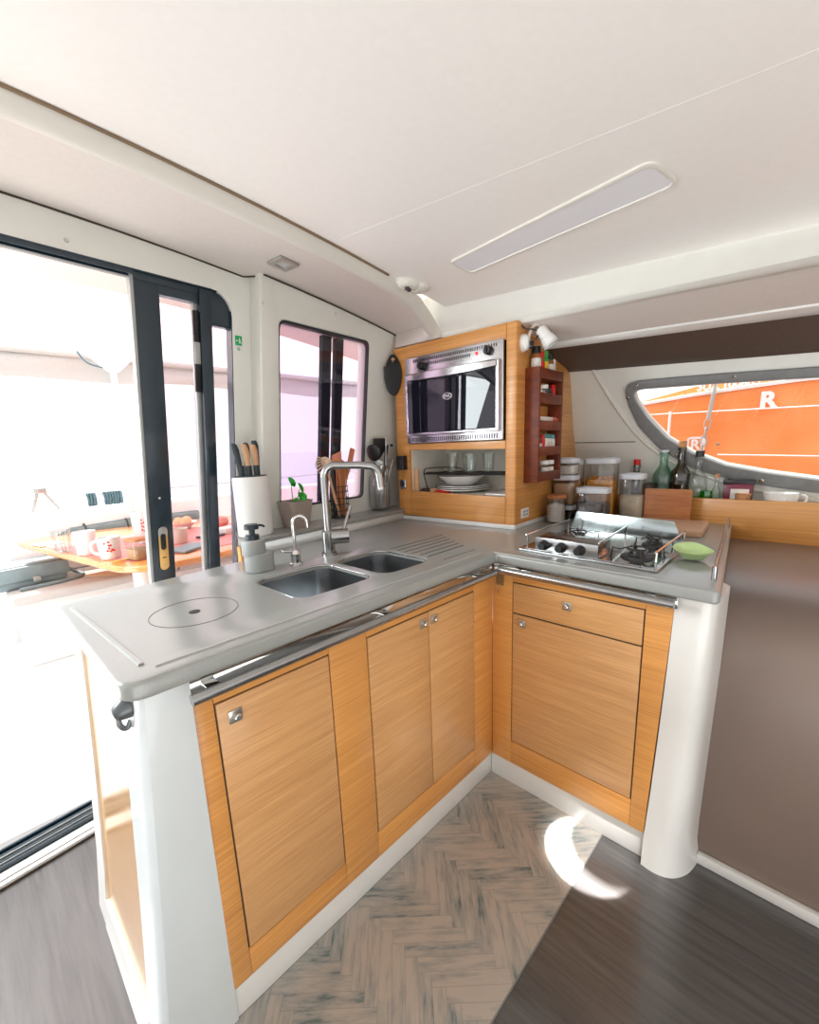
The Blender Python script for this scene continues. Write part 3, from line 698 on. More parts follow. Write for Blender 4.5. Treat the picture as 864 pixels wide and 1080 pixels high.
# ------------------------------------------------------------------ appliance cabinet
th = R(3.24); nf = Vector((math.cos(th), math.sin(th), 0)); ns = Vector((-math.sin(th), math.cos(th), 0)); c0 = Vector((.356, .126, 0))
def U(d, s, z): return c0 + nf * d + ns * s + Vector((0, 0, z))
UF = frame_m(c0, ns, Vector((0, 0, 1)), nf)       # local x = along front, y = up, z = depth
UB = frame_m(c0, nf, ns, Vector((0, 0, 1)))       # local x = depth, y = along, z = up
US = frame_m(c0, nf, Vector((0, 0, 1)), ns)       # side plane: x=depth, y=up, z=inwards
ac = thing('appliance_cabinet', 'tall oak wall cupboard housing the built-in oven and an open dish niche', 'cabinet')
bm = plate([rrect(0.002, .045, .888, 1.672, .002)], 0, .018, .002, UF); obj('corner_post', bm, 'oak', ac)
bm = plate([[(.559, .893), (.559, 1.672), (.632, 1.672), (.622, .893)]], 0, .018, .001, UF); obj('left_stile', bm, 'oak', ac)
bm = plate([[(.046, 1.612), (.558, 1.612), (.558, 1.672), (.046, 1.672)]], 0, .018, .001, UF); obj('top_rail', bm, 'oak', ac)
bm = plate([[(.046, 1.199), (.558, 1.209), (.558, 1.236), (.046, 1.233)]], 0, .06, .001, UF); obj('shelf_edge', bm, 'oak', ac)
bm = plate([[(.046, .889), (.558, .893), (.558, 1.012), (.046, 1.003)]], 0, .018, .001, UF); obj('lower_panel', bm, 'oak', ac)
side = [(.004, .888), (.50, .888), (.73, .95), (.60, 1.30), (.529, 1.569), (.43, 1.595), (.25, 1.62), (.03, 1.672), (.004, 1.672)]
bm = plate([side], 0, .016, .0015, US); obj('side_panel', bm, 'oak', ac)
bm = B(); box(bm, .0, .36, .622, .632, .893, 1.66, mtx=UB); obj('left_side', bm, 'oak', ac, smooth=False)
bm = B()
box(bm, .018, .30, .046, .558, .985, 1.003, mtx=UB); box(bm, .29, .30, .046, .558, 1.0, 1.24, mtx=UB)
box(bm, .018, .30, .556, .560, 1.0, 1.24, mtx=UB); box(bm, .018, .30, .040, .046, 1.0, 1.24, mtx=UB); box(bm, .06, .30, .046, .558, 1.215, 1.22, mtx=UB)
obj('niche_lining', bm, flat('niche_white', (.78, .74, .66), rough=.5), ac, smooth=False)
bm = B(); box(bm, .02, .40, .03, .60, 1.66, 1.668, mtx=UB); obj('roof_panel', bm, 'oak', ac, smooth=False)
bm = plate([rounded([(-.003, -.003), (.50, -.003), (.50, .635), (-.003, .63)], [.012, 0, 0, 0])], .8702, .889, .002, UB); obj('base_upstand', bm, 'gel', ac)
# oven
ov = thing('built_in_oven', 'stainless steel built-in oven with dark glass door in the oak cupboard', 'oven')
bm = plate([rrect(.052, .556, 1.237, 1.617, .004)], -.010, .20, .002, UF); obj('body', bm, 'ovensteel', ov)
bm = B()
def slot(s, z, h=.016, w=.0042): box(bm, s - w / 2, s + w / 2, z - h / 2, z + h / 2, -.0116, -.0098, mtx=UF)
for i in range(40): slot(.082 + i * .0108, 1.599, .013)
for i in range(21): slot(.205 + i * .0108, 1.579, .013)
tag(obj('upper_vent', bm, 'black', ov, smooth=False), kind='stuff'); bm = B()
for i in range(40): slot(.078 + i * .0114, 1.254, .019)
tag(obj('lower_vent', bm, 'black', ov, smooth=False), kind='stuff')
def knob(parent, s, z, name='knob'):
    bm = B(); t = B(); lathe(t, [(0, .024), (.014, .024), (.017, .020), (.018, .004), (.018, 0)], 24); t.transform(Matrix.Rotation(PI, 4, 'X')); merge(bm, t, UF @ Matrix.Translation((s, z, -.010)))
    box(bm, s - .003, s + .003, z - .016, z + .016, -.040, -.032, .001, mtx=UF); return obj(name, bm, 'black', parent)
knob(ov, .452, 1.572); knob(ov, .114, 1.585 - .004)
bm = B(); t = B(); lathe(t, [(0, .006), (.005, .005), (.007, 0)], 16); t.transform(Matrix.Rotation(PI, 4, 'X')); merge(bm, t, UF @ Matrix.Translation((.172, 1.580, -.010))); obj('indicator_light', bm, 'redlight', ov)
bm = plate([rrect(.062, .547, 1.272, 1.545, .006), rrect(.078, .532, 1.284, 1.515, .004)], -.028, -.011, .002, UF); dr = obj('door', bm, 'ovensteel', ov)
bm = plate([rrect(.077, .533, 1.283, 1.518, .004)], -.030, -.012, .0005, UF); obj('door_glass', bm, 'ovenglass', dr)
# bowed steel grip along the door top
bm = B(); g = []
for s in lin(.072, .540, 22):
    q = (s - .306) / .234; bow = (1 - q * q); zt = 1.541; zb = 1.516 - .010 * bow; fr = -.034 - .022 * bow
    g.append([bm.verts.new(UF @ Vector((s, z, d))) for z, d in ((zt, -.029), (zt, fr + .004), (zt - .004, fr), (zb + .003, fr), (zb, fr + .004), (zb, -.029))])
for a, b in zip(g, g[1:]):
    for i in range(6): bm.faces.new((a[i], a[(i + 1) % 6], b[(i + 1) % 6], b[i]))
bm.faces.new(g[0]); bm.faces.new(g[-1]); obj('door_handle', bm, 'ovensteel', dr)
ell = [(.306 + .024 * math.cos(2 * PI * i / 32), 1.429 + .013 * math.sin(2 * PI * i / 32), -.0305) for i in range(32)]
bm = B(); tube(bm, [UF @ Vector(p) for p in ell], .0009, 6, closed=True); lg = obj('maker_badge', bm, 'logo', dr)
text('ENO', .020, frame_m(U(-.0305, .306, 1.429), -ns, (0, 0, 1), -nf), 'badge_letters', 'logo', dr)

# sockets and switches
so = thing('wall_socket', 'white ventilated socket plate low on the oak cupboard side', 'socket')
bm = plate([rrect(.052, .118, .910, .950, .003)], -.005, 0, .001, US); obj('plate', bm, 'white', so)
bm = B()
for i in range(4):
    for j in (0, 1): box(bm, .062 + i * .013, .070 + i * .013, .918 + j * .014, .928 + j * .014, -.0058, -.0048, mtx=US)
obj('grille', bm, flat('socket_grey', (.35, .35, .35)), so, smooth=False)
sx = thing('switch_box', 'black square switch box on the oak cupboard beside the utensil jar', 'switch')
bm = plate([rrect(.572, .617, 1.115, 1.182, .003)], -.030, 0, .002, UF); obj('housing', bm, 'black', sx)
bm = B(); box(bm, .583, .607, 1.135, 1.165, -.033, -.029, .001, mtx=UF); obj('rocker', bm, 'iron', sx)
sx = thing('metal_socket', 'small square chrome socket on the oak cupboard under the black switch box', 'socket')
bm = plate([rrect(.585, .623, 1.02, 1.066, .002)], -.004, 0, .001, UF); obj('plate', bm, 'chrome', sx)
bm = B(); box(bm, .595, .614, 1.028, 1.056, -.006, -.003, .001, mtx=UF); obj('insert', bm, 'black', sx)
bm = B(); ball(bm, W(.345, 1.235, .795), .008); tag(obj('wall_hook', bm, 'black'), 'tiny black knob hook on the wall at the cupboard edge', 'hook')
# black hanging pouch
po = thing('hanging_pouch', 'black oval felt pouch hanging on the wall left of the oven', 'pouch')
def pouch_outline(w, h0, h1, n=28):
    out = []
    for i in range(n):
        a = 2 * PI * i / n; x = w * math.cos(a); y = math.sin(a)
        x *= (1.0 - .22 * max(0, y) ** 1.5) if y > 0 else (1 - .12 * abs(y))
        out.append((x, (h1 if y > 0 else h0) * y))
    return out
bk = pouch_outline(.054, .095, .092)
hole = [(.0 + .010 * math.cos(a), .066 + .012 * math.sin(a)) for a in lin(0, 2 * PI, 13)[:-1]]
PM = UF @ Matrix.Translation((.634, 1.560, 0))
bm = plate([bk, hole], -.010, -.003, .002, PM); obj('back_panel', bm, 'black', po)
bm = B(); g = []
n_ = 16
for k in range(n_ + 1):
    y = -.093 + (.038 + .093) * k / n_
    hwid = .053 * math.sqrt(max(0, 1 - (min(0, y) / .094) ** 2)) * (1 - .05 * (y > 0)); bulge = .030 * (k / n_) ** .6
    g.append([bm.verts.new(PM @ Vector((hwid * math.cos(a), y, -.010 - bulge * math.sin(a)))) for a in lin(0, PI, 12)])
for a, b in zip(g, g[1:]):
    for i in range(11): bm.faces.new((a[i], a[i + 1], b[i + 1], b[i]))
obj('front_pocket', bm, 'felt_black', po)
bm = B(); cyl(bm, PM @ Vector((-.012, .066, 0)), PM @ Vector((-.012, .066, -.022)), .006); obj('peg', bm, 'beech', po)

# ------------------------------------------------------------------ niche contents
rk = thing('dish_rack', 'black wire dish shelf standing inside the open niche', 'rack')
bm = B()
for i in range(14): tube(bm, [U(.08, .12 + i * .030, 1.092), U(.26, .12 + i * .030, 1.092)], .0018, 6)
for d in (.08, .17, .26): tube(bm, [U(d, .06, 1.090), U(d, .535, 1.090)], .0035, 8)
tube(bm, [U(.08, .06, 1.097), U(.08, .52, 1.097)], .003, 8)
obj('wire_shelf', bm, 'iron', rk)
for d in (.085, .255):
    bm = B(); tube(bm, smooth_path([U(d, .535, 1.09), U(d, .54, 1.085), U(d, .515, 1.004)]), .0025, 6); obj('leg', bm, 'iron', rk)
    bm = B(); tube(bm, [U(d, .075, 1.09), U(d, .075, 1.004)], .0025, 6); obj('leg', bm, 'iron', rk)
bm = B(); tube(bm, smooth_path([U(.08, .535, 1.092), U(.08, .53, 1.115), U(.10, .50, 1.118), U(.2, .42, 1.118), U(.25, .40, 1.092)]), .0025, 6); obj('guard_wire', bm, 'iron', rk)
def glassware(name, label, p, r_, h, group=None):
    bm = B(); lathe(bm, [(0, .004), (r_ * .80, .004), (r_ * .82, 0), (r_ * .85, 0), (r_, h), (r_ * .95, h), (r_ * .80, .010), (0, .010)], 22)
    o = obj(name, bm, 'clglass'); o.location = p; return tag(o, label, 'glass', group)
glassware('drinking_glass', 'tall clear tumbler on the wire shelf at left in the niche', U(.17, .425, 1.096), .030, .09)
glassware('drinking_glass', 'clear tumbler on the wire shelf behind the bowl', U(.20, .355, 1.096), .028, .085)
glassware('drinking_glass', 'clear tumbler on the wire shelf near its middle', U(.14, .30, 1.096), .030, .08)
glassware('drinking_glass', 'clear tumbler on the wire shelf toward its right', U(.19, .235, 1.096), .030, .085)
def platefn(name, label, r_, z, mat='ceram', h=.012):
    bm = B(); lathe(bm, [(0, 0), (r_ * .6, 0), (r_ * .75, .004), (r_, h), (r_ * .995, h + .003), (r_ * .74, .008), (r_ * .6, .005), (0, .005)], 40)
    o = obj(name, bm, mat); o.location = U(.155, .355, z); return tag(o, label, 'plate')
platefn('dinner_plate', 'white dinner plate at the bottom of the niche stack', .125, 1.004)
platefn('dinner_plate', 'white dinner plate second from the bottom of the niche stack', .127, 1.0125)
platefn('dinner_plate', 'white dinner plate directly under the shallow bowl in the niche', .122, 1.021)
bm = B(); lathe(bm, [(0, 0), (.05, 0), (.07, .006), (.112, .042), (.116, .048), (.112, .048), (.068, .012), (0, .008)], 40)
o = obj('serving_bowl', bm, 'ceram'); o.location = U(.155, .362, 1.034); tag(o, 'wide white bowl with dark rim on top of the plate stack', 'bowl')
bm = B(); tube(bm, [(.114 * math.cos(a), .114 * math.sin(a), .048) for a in lin(0, 2 * PI, 37)[:-1]], .0022, 6, closed=True); obj('rim', bm, 'bean', o)
bm = B(); lathe(bm, [(0, 0), (.011, 0), (.013, .01), (.013, .10), (.011, .112), (0, .114)], 16); o = obj('rolling_pin', bm, 'beech'); o.location = U(.035, .545, 1.004); tag(o, 'pale wooden roller standing upright in the niche left corner', 'rolling pin')
for i, (d, s, r_, m_, lb) in enumerate([(.05, .505, .022, 'dark', 'dark round jar lid in front of the wooden roller in the niche'), (.07, .468, .020, 'beech', 'tan round wooden lid in the niche beside the red lid'), (.11, .465, .024, 'black', 'black round lid behind the tan lid in the niche')]):
    bm = B(); lathe(bm, [(0, 0), (r_, 0), (r_, .012), (r_ * .8, .017 + .006 * (i == 2)), (0, .018 + .008 * (i == 2))], 20); o = obj('jar_lid', bm, m_); o.location = U(d, s, 1.004); tag(o, lb, 'lid')
bm = B(); lathe(bm, [(0, 0), (.04, 0), (.044, .004), (.035, .012), (0, .016)], 28); o = obj('jar_lid', bm, 'red'); o.location = U(.058, .405, 1.004); tag(o, 'bright red plastic lid at the front of the niche', 'lid')
bm = B(); box(bm, -.05, .05, -.05, .05, 0, .008, .003); o = obj('saucer_tray', bm, 'ceram'); o.location = U(.085, .112, 1.004); o.rotation_euler.z = th; tag(o, 'flat white square dish at the right of the niche', 'dish')

# ------------------------------------------------------------------ spice rack on the cupboard side
sr = thing('spice_rack', 'dark reddish wooden spice rack of five ledges on the cupboard side', 'rack')
RD, S0, S1, ZB, ZTp = .062, .070, .305, 1.058, 1.508
def rbox(bm, d0, d1, n0, n1, z0, z1, bev=.001): return box(bm, d0, d1, -n1, -n0, z0, z1, bev, mtx=UB)
for a, b in ((S0, S0 + .014), (S1 - .014, S1)):
    bm = B(); rbox(bm, a, b, .001, RD, ZB, ZTp, .0015); obj('side_board', bm, 'mahog', sr)
lips = [(1.466, 1.505), (1.371, 1.412), (1.267, 1.305), (1.165, 1.202), (1.062, 1.099)]
for z0, z1 in lips:
    bm = B(); rbox(bm, S0 + .012, S1 - .012, RD - .010, RD + .001, z0, z1); sf = obj('ledge_front', bm, 'mahog', sr)
    bm = B(); rbox(bm, S0 + .012, S1 - .012, .001, RD - .010, z0, z0 + .006); obj('ledge_floor', bm, 'mahog', sr)
    bm = B(); rbox(bm, S0 + .012, S1 - .012, .001, .007, z0, z1 - .004); obj('ledge_back', bm, 'mahog', sr)
def bottle(name, label, p, r_, h, cap, capm, body, labm=None, cat='bottle', group=None, sq=False):
    t = thing(name, label, cat, p, th, group)
    bm = B()
    if sq: box(bm, -r_, r_, -r_, r_, 0, h * .8, .003)
    else: lathe(bm, [(0, 0), (r_, 0), (r_, h * .72), (r_ * .7, h * .80), (0, h * .80)], 18)
    obj('body', bm, body, t)
    bm = B(); lathe(bm, [(0, h * .78), (r_ * cap, h * .78), (r_ * cap, h), (0, h)], 18); obj('cap', bm, capm, t)
    if labm:
        bm = B()
        if sq: box(bm, -r_ * 1.02, r_ * 1.02, -r_ * 1.02, r_ * 1.02, h * .12, h * .62)
        else: lathe(bm, [(r_ * 1.02, h * .12), (r_ * 1.02, h * .62)], 18)
        obj('label', bm, labm, t)
    return t
zt = 1.472
# things on the top ledge
bottle('spice_jar', 'brown spice jar with black cap at the lamp end of the rack top', U(.107, -.028, zt), .019, .115, .95, 'black', 'amber', 'paper')
bottle('spice_jar', 'spice jar with red and white label on the rack top', U(.147, -.028, zt), .017, .10, .9, 'red', 'amber', 'red')
bottle('spice_jar', 'spice jar with green label and green cap on the rack top', U(.186, -.026, zt), .018, .108, .9, 'greenlab', 'greenlab', 'yellow')
bottle('spice_jar', 'white labelled spice jar with dark cap at the far end of the rack top', U(.232, -.028, zt), .019, .10, .9, 'black', 'amber', 'paper')
bottle('spice_jar', 'slim pale spice jar last on the rack top', U(.268, -.026, zt), .015, .085, .9, 'white', 'paper', None)
z = 1.378
bottle('small_jar', 'cream tub on the second ledge nearest the lamp end', U(0.108, -0.038, z), .018, .062, 1.0, 'beigebox', 'paper')
bottle('small_jar', 'white lidded glass jar on the second ledge of the rack', U(0.157, -0.038, z), .019, .068, 1.05, 'white', 'sglass', None)
bottle('small_jar', 'dark blue jar on the second ledge of the rack', U(0.203, -0.040, z), .014, .058, .9, 'black', 'navy', 'paper')
def packet(name, label, p, dims, mat, rz=0, tilt=0, strip_=None):
    bm = B(); box(bm, -dims[0] / 2, dims[0] / 2, -dims[1] / 2, dims[1] / 2, 0, dims[2], .002)
    o = obj(name, bm, mat); o.location = p; o.rotation_euler = (0, tilt, th + rz); tag(o, label, 'packet')
    if strip_:
        bm = B(); box(bm, dims[0] * strip_[0], dims[0] * strip_[1], -dims[1] / 2 - .0006, dims[1] / 2 + .0006, .001, dims[2] + .0006); obj('printed_band', bm, strip_[2], o, smooth=False)
    return o
packet('spice_packet', 'red spice packet standing on the second ledge', U(0.241, -0.044, z), (.030, .012, .075), 'red')
packet('spice_packet', 'pink rolled packet leaning over the second ledge', U(0.279, -0.050, z + .012), (.016, .014, .062), 'pink', tilt=.9)
z = 1.274
packet('spice_packet', 'long white carton with red end on the third ledge', U(0.183, -0.036, z), (.165, .028, .048), 'paper', strip_=(.32, .44, 'red'))
packet('spice_packet', 'small yellow marked red carton at the end of the third ledge', U(0.291, -0.036, z), (.020, .024, .044), 'red', strip_=(-.2, .3, 'yellow'))
z = 1.172
bottle('spice_tube', 'clear spice tube with pink cap first on the fourth ledge', U(0.103, -0.036, z), .013, .066, .9, 'pink', 'paper', 'paper')
bottle('spice_tube', 'clear spice tube with dark cap second on the fourth ledge', U(0.135, -0.036, z), .012, .068, .9, 'dark', 'clglass', 'paper')
bottle('spice_tube', 'red spice tube on the fourth ledge', U(0.164, -0.036, z), .012, .078, .95, 'red', 'red', None)
bottle('spice_tube', 'spice tube with teal cap right of the red tube', U(0.196, -0.036, z), .013, .082, .9, 'teal', 'paper', 'paper')
bottle('spice_tube', 'spice tube with green cap in the fourth ledge row of three teal tops', U(0.229, -0.036, z), .013, .080, .9, 'teal', 'paper', 'beigebox')
bottle('spice_tube', 'spice tube with blue grey cap last on the fourth ledge', U(0.262, -0.036, z), .013, .078, .9, 'tealg', 'paper', 'paper')
z = 1.068
bottle('shaker', 'small dark shaker on the lowest ledge of the rack', U(0.124, -0.036, z), .013, .050, 1.0, 'dark', 'amber', None)
bottle('shaker', 'clear shaker with white lid on the lowest ledge, left one', U(0.185, -0.038, z), .018, .075, 1.06, 'white', 'clglass', 'paper')
bottle('shaker', 'clear shaker with white lid on the lowest ledge, right one', U(0.239, -0.038, z), .018, .075, 1.06, 'white', 'clglass', 'flour')
# clip on the cupboard side
bm = B(); box(bm, -.006, .006, -.004, .004, -.022, .022, .0015); o = obj('wall_clip', bm, 'tealg'); o.location = U(.50, -.006, 1.10); o.rotation_euler = (0, -.35, th); tag(o, 'small teal peg clip on the cupboard side by the containers', 'clip')
bm = B(); ball(bm, U(.42, -.006, 1.338), .006, sx=1); cyl(bm, U(.42, 0, 1.338), U(.42, -.018, 1.338), .003); tag(obj('side_hook', bm, 'black'), 'little black hook on the cupboard side right of the rack', 'hook')

# lamp
lp = thing('reading_lamp', 'white adjustable spotlight lamp on the cupboard side above the rack', 'lamp')
bm = B(); t = B(); lathe(t, [(0, .028), (.014, .028), (.024, .020), (.029, .006), (.029, 0), (0, 0)], 28, sx=.85, sy=1.15); t.transform(Matrix.Rotation(PI / 2, 4, 'X')); merge(bm, t, UB @ Matrix.Translation((.045, 0, 1.597)))
obj('base', bm, 'white', lp)
bm = B(); box(bm, .045, .062, -.040, -.022, 1.575, 1.600, .003, mtx=UB); obj('switch', bm, 'black', lp)
bm = B(); tube(bm, smooth_path([U(.048, -.024, 1.615), U(.058, -.030, 1.65), U(.072, -.045, 1.662), U(.086, -.055, 1.648), U(.09, -.06, 1.63)]), .006, 10); obj('arm', bm, 'beigebox', lp)
ax0 = U(.070, -.060, 1.640); ax1 = U(.088, -.098, 1.582); dv = (ax1 - ax0)
q = dv.to_track_quat('Z', 'Y').to_matrix().to_4x4(); L = dv.length
bm = B(); lathe(bm, [(0, -.004), (.017, -.004), (.021, .004), (.022, L * .50), (.025, L * .53), (.030, L * .95), (.032, L), (.030, L), (.024, L * .62), (.02, L * .60), (0, L * .60)], 32, Matrix.Translation(ax0) @ q)
hd = obj('lamp_head', bm, 'white', lp)
bm = B(); lathe(bm, [(0, L * .93), (.026, L * .93), (.030, L * .96), (.030, L * .90), (0, L * .90)], 28, Matrix.Translation(ax0) @ q); obj('lens', bm, flat('lens', (.55, .60, .58), rough=.2, coat=1), hd)
bm = B(); tube(bm, smooth_path([U(.02, -.006, 1.655), U(.03, -.02, 1.64), U(.05, -.045, 1.64), U(.065, -.06, 1.625), U(.055, -.05, 1.605)]), .0028, 8); obj('cable', bm, 'black', lp)

# ------------------------------------------------------------------ worktop things near the window
# knife block (stands on the shelf)
kb = thing('knife_block', 'white oval knife block holding four knives on the window shelf', 'knife block', (-.462, .742, .921))
bm = B(); lathe(bm, [(0, 0), (.062, 0), (.066, .004), (.066, .214), (.063, .218), (0, .218)], 40, sx=1.0, sy=.80); obj('body', bm, 'white', kb)
bm = B(); lathe(bm, [(0, .2185), (.062, .2185), (.062, .2215), (0, .2215)], 40, sx=1, sy=.8); obj('top_insert', bm, 'darkteal', kb)
def knife(p, lean, hm, label, h=.115, black_tail=True):
    t = thing('kitchen_knife', label, 'knife', p)
    bm = B(); g = []
    for k, (z_, w_, x_) in enumerate([(0, .008, 0), (.03, .010, 0), (.07, .0115, .001), (h - .02, .0125, .000), (h - .004, .011, -.003), (h, .006, -.004)]):
        g.append([bm.verts.new((x_ + lean * z_ + w_ * math.cos(a), .0075 * math.sin(a), z_)) for a in lin(0, 2 * PI, 13)[:-1]])
    for a, b in zip(g, g[1:]):
        for i in range(12): bm.faces.new((a[i], a[(i + 1) % 12], b[(i + 1) % 12], b[i]))
    bm.faces.new(g[0]); bm.faces.new(g[-1])
    obj('handle', bm, hm, t)
    bm = B(); lathe(bm, [(0, -.002), (.011, -.002), (.0115, .036), (0, .036)], 16, sx=1, sy=.8); obj('bolster', bm, 'darkteal', t)
    return t
zk = 1.143
knife((-.500, .728, zk), -.12, 'darkteal', 'black handled knife leaning left in the white knife block')
knife((-.474, .720, zk), -.05, 'beech', 'wooden handled knife at left in the white knife block', .112)
knife((-.442, .724, zk), -.02, 'beech', 'wooden handled knife at right in the white knife block', .110)
knife((-.428, .750, zk), .03, 'darkteal', 'black handled knife behind the right wooden one in the block', .125)
knife((-.462, .758, zk), .06, 'darkteal', 'black handled knife at the back middle of the white block', .118)
# plant
pt = thing('potted_plant', 'young green seedling in a square speckled taupe pot on the shelf', 'plant', (-.272, .762, .921), R(8))
bm = B(); g = []
for s_, z_ in ((.040, 0), (.043, .004), (.058, .104), (.060, .108), (.056, .108), (.052, .092), (.0, .092)):
    if s_ == 0: bm.faces.new(g[-1]); break
    g.append([bm.verts.new((x, y, z_)) for x, y in rrect(-s_, s_, -s_ * .85, s_ * .85, s_ * .28, 5)])
for a, b in zip(g, g[1:]):
    n_ = len(a)
    for i in range(n_): bm.faces.new((a[i], a[(i + 1) % n_], b[(i + 1) % n_], b[i]))
bm.faces.new(g[0]); obj('pot', bm, 'potc', pt)
bm = plate([rrect(-.052, .052, -.044, .044, .014)], .090, .098, 0); obj('soil', bm, 'soil', pt)
def leaf(bm, c, r_, nz, ny):
    t = B(); vs = []
    for k in range(5):
        rr_ = r_ * k / 4
        vs.append([t.verts.new((rr_ * math.cos(a) * 1.0, rr_ * math.sin(a) * 1.1, .18 * rr_ * rr_ / r_ + .002 * math.cos(2 * a))) for a in lin(0, 2 * PI, 15)[:-1]] if k else [t.verts.new((0, 0, 0))])
    for i in range(14): t.faces.new((vs[0][0], vs[1][i], vs[1][(i + 1) % 14]))
    for k in range(1, 4):
        for i in range(14): t.faces.new((vs[k][i], vs[k + 1][i], vs[k + 1][(i + 1) % 14], vs[k][(i + 1) % 14]))
    merge(bm, t, Matrix.Translation(c) @ Matrix.Rotation(nz, 4, 'Z') @ Matrix.Rotation(ny, 4, 'X'))
bm = B(); tube(bm, smooth_path([(-.008, 0, .095), (-.012, 0, .13), (-.008, .004, .175)]), .0018, 6); tube(bm, smooth_path([(.0, 0, .095), (.012, -.005, .12), (.022, -.008, .15)]), .0018, 6); tube(bm, smooth_path([(0, 0, .095), (.018, -.008, .11), (.028, -.01, .115)]), .0016, 6); tube(bm, smooth_path([(0, 0, .095), (-.006, -.01, .11)]), .0016, 6)
obj('stem', bm, 'green', pt)
bm = B()
for c_, r_, a, b_ in [((-.010, 0, .182), .020, .3, 1.1), ((-.002, -.004, .172), .010, 1, .9), ((.024, -.010, .156), .020, .5, 1.2), ((.028, -.014, .120), .018, -.3, 1.1), ((-.004, -.012, .112), .009, .2, 1.0), ((.012, -.012, .132), .009, .9, 1.1)]: leaf(bm, c_, r_, a, b_)
obj('leaves', bm, 'green', pt)
# wire caddy with wooden tools
wc = thing('wire_caddy', 'black wire utensil basket on the window shelf holding wooden tools', 'basket', (-.028, .790, .921))
bm = B(); 
for z_ in (.006, .035, .063, .091, .119, .143): tube(bm, [(.040 * math.cos(a), .040 * math.sin(a), z_) for a in lin(0, 2 * PI, 21)[:-1]], .0018, 6, closed=True)
for k in range(14):
    a = 2 * PI * k / 14; tube(bm, [(.040 * math.cos(a), .040 * math.sin(a), .006), (.040 * math.cos(a), .040 * math.sin(a), .144)], .0014, 6)
obj('basket', bm, 'iron', wc)
bm = B(); lathe(bm, [(0, .0), (.044, 0), (.044, .006), (0, .006)], 24); obj('base', bm, 'iron', wc)
def tool(label, cat, name, base, top, r_, mat, headfn=None, hm=None):
    """handle as its own thing: from base to top, head modelled round the top in a local frame"""
    base, top = Vector(base), Vector(top); d = top - base; q_ = d.to_track_quat('Z', 'Y').to_matrix().to_4x4(); L_ = d.length
    t = thing(name, label, cat, base)
    bm = B(); lathe(bm, [(0, 0), (r_, .002), (r_ * 1.05, L_ * .4), (r_ * .8, L_), (0, L_)], 12, q_); obj('handle', bm, mat, t)
    if headfn:
        bm = headfn(); bm.transform(q_ @ Matrix.Translation((0, 0, L_))); obj('head', bm, hm or mat, t)
    return t
def spoonhead(w=.024, h=.06):
    bm = B(); t = B(); bmesh.ops.create_icosphere(t, subdivisions=3, radius=1); t.transform(Matrix.Translation((0, 0, h * .5)) @ Matrix.Diagonal((w, .006, h * .55, 1)))
    for v in t.verts: v.co.y += .25 * (v.co.x ** 2) / w
    return merge(bm, t)
def spatulahead(w=.03, h=.07, th_=.003, slant=.012, slots=0):
    holes = []
    for i in range(slots):
        x = (-.5 + (i + .5) / slots) * w * 1.4; holes.append([(x - .002, h * .35), (x + .002, h * .35), (x + .002, h * .8), (x - .002, h * .8)])
    return plate([rounded([(-.006, -.01), (-w, h * .35), (-w, h), (w, h - slant), (w, h * .35), (.006, -.01)], .008, 4)] + holes, -th_ / 2, th_ / 2, .001, frame_m((0, 0, 0), (1, 0, 0), (0, 0, 1), (0, -1, 0)))
def clawhead():
    bm = spoonhead(.030, .062)
    for i in range(6):
        a = lin(-.8, .9, 6)[i]; x = -.028 * math.cos(a); z_ = .034 + .032 * math.sin(a)
        tube(bm, [(x, 0, z_), (x - .010, -.008, z_ + .004 * i - .012), (x - .013, -.018, z_ - .010)], .0035, 8)
    return bm
bx, by, bz = -.028, .790, .930
tool('tan slotted pasta claw leaning left out of the black wire basket', 'spoon', 'pasta_claw', (bx - .012, by - .01, bz), (-.105, .755, 1.135), .006, 'beech', clawhead, 'wicker')
tool('wooden spatula with a broad slanted head in the black wire basket', 'spatula', 'wooden_spatula', (bx, by + .01, bz), (-.022, .80, 1.145), .007, 'tool', lambda: spatulahead(.034, .072, .004, .018))
tool('round headed wooden spoon in the front of the wire basket', 'spoon', 'wooden_spoon', (bx + .01, by - .015, bz), (-.042, .760, 1.130), .007, 'tool', lambda: spoonhead(.030, .055))
tool('slotted wooden turner in the wire basket under the spatula', 'spatula', 'wooden_turner', (bx + .014, by, bz), (-.010, .775, 1.075), .007, 'tool', lambda: spatulahead(.030, .065, .004, .0, 3))
tool('wooden paddle leaning right out of the wire basket', 'paddle', 'wooden_paddle', (bx - .01, by, bz), (.035, .80, 1.115), .006, 'tool', lambda: spatulahead(.016, .115, .004, -.01))
tool('thick wooden stick crossing inside the wire basket', 'stick', 'wooden_stick', (bx + .022, by - .02, bz), (bx - .022, by - .02, 1.05), .0075, 'tool')
tool('black handled tool standing upright in the wire basket', 'utensil', 'black_tool', (bx - .03, by - .008, bz), (-.062, .782, 1.175), .008, 'black')
tool('small white spatula in the wire basket at the right', 'spatula', 'white_spatula', (bx + .02, by + .005, bz), (.006, .785, 1.065), .004, 'white', lambda: spatulahead(.012, .035))
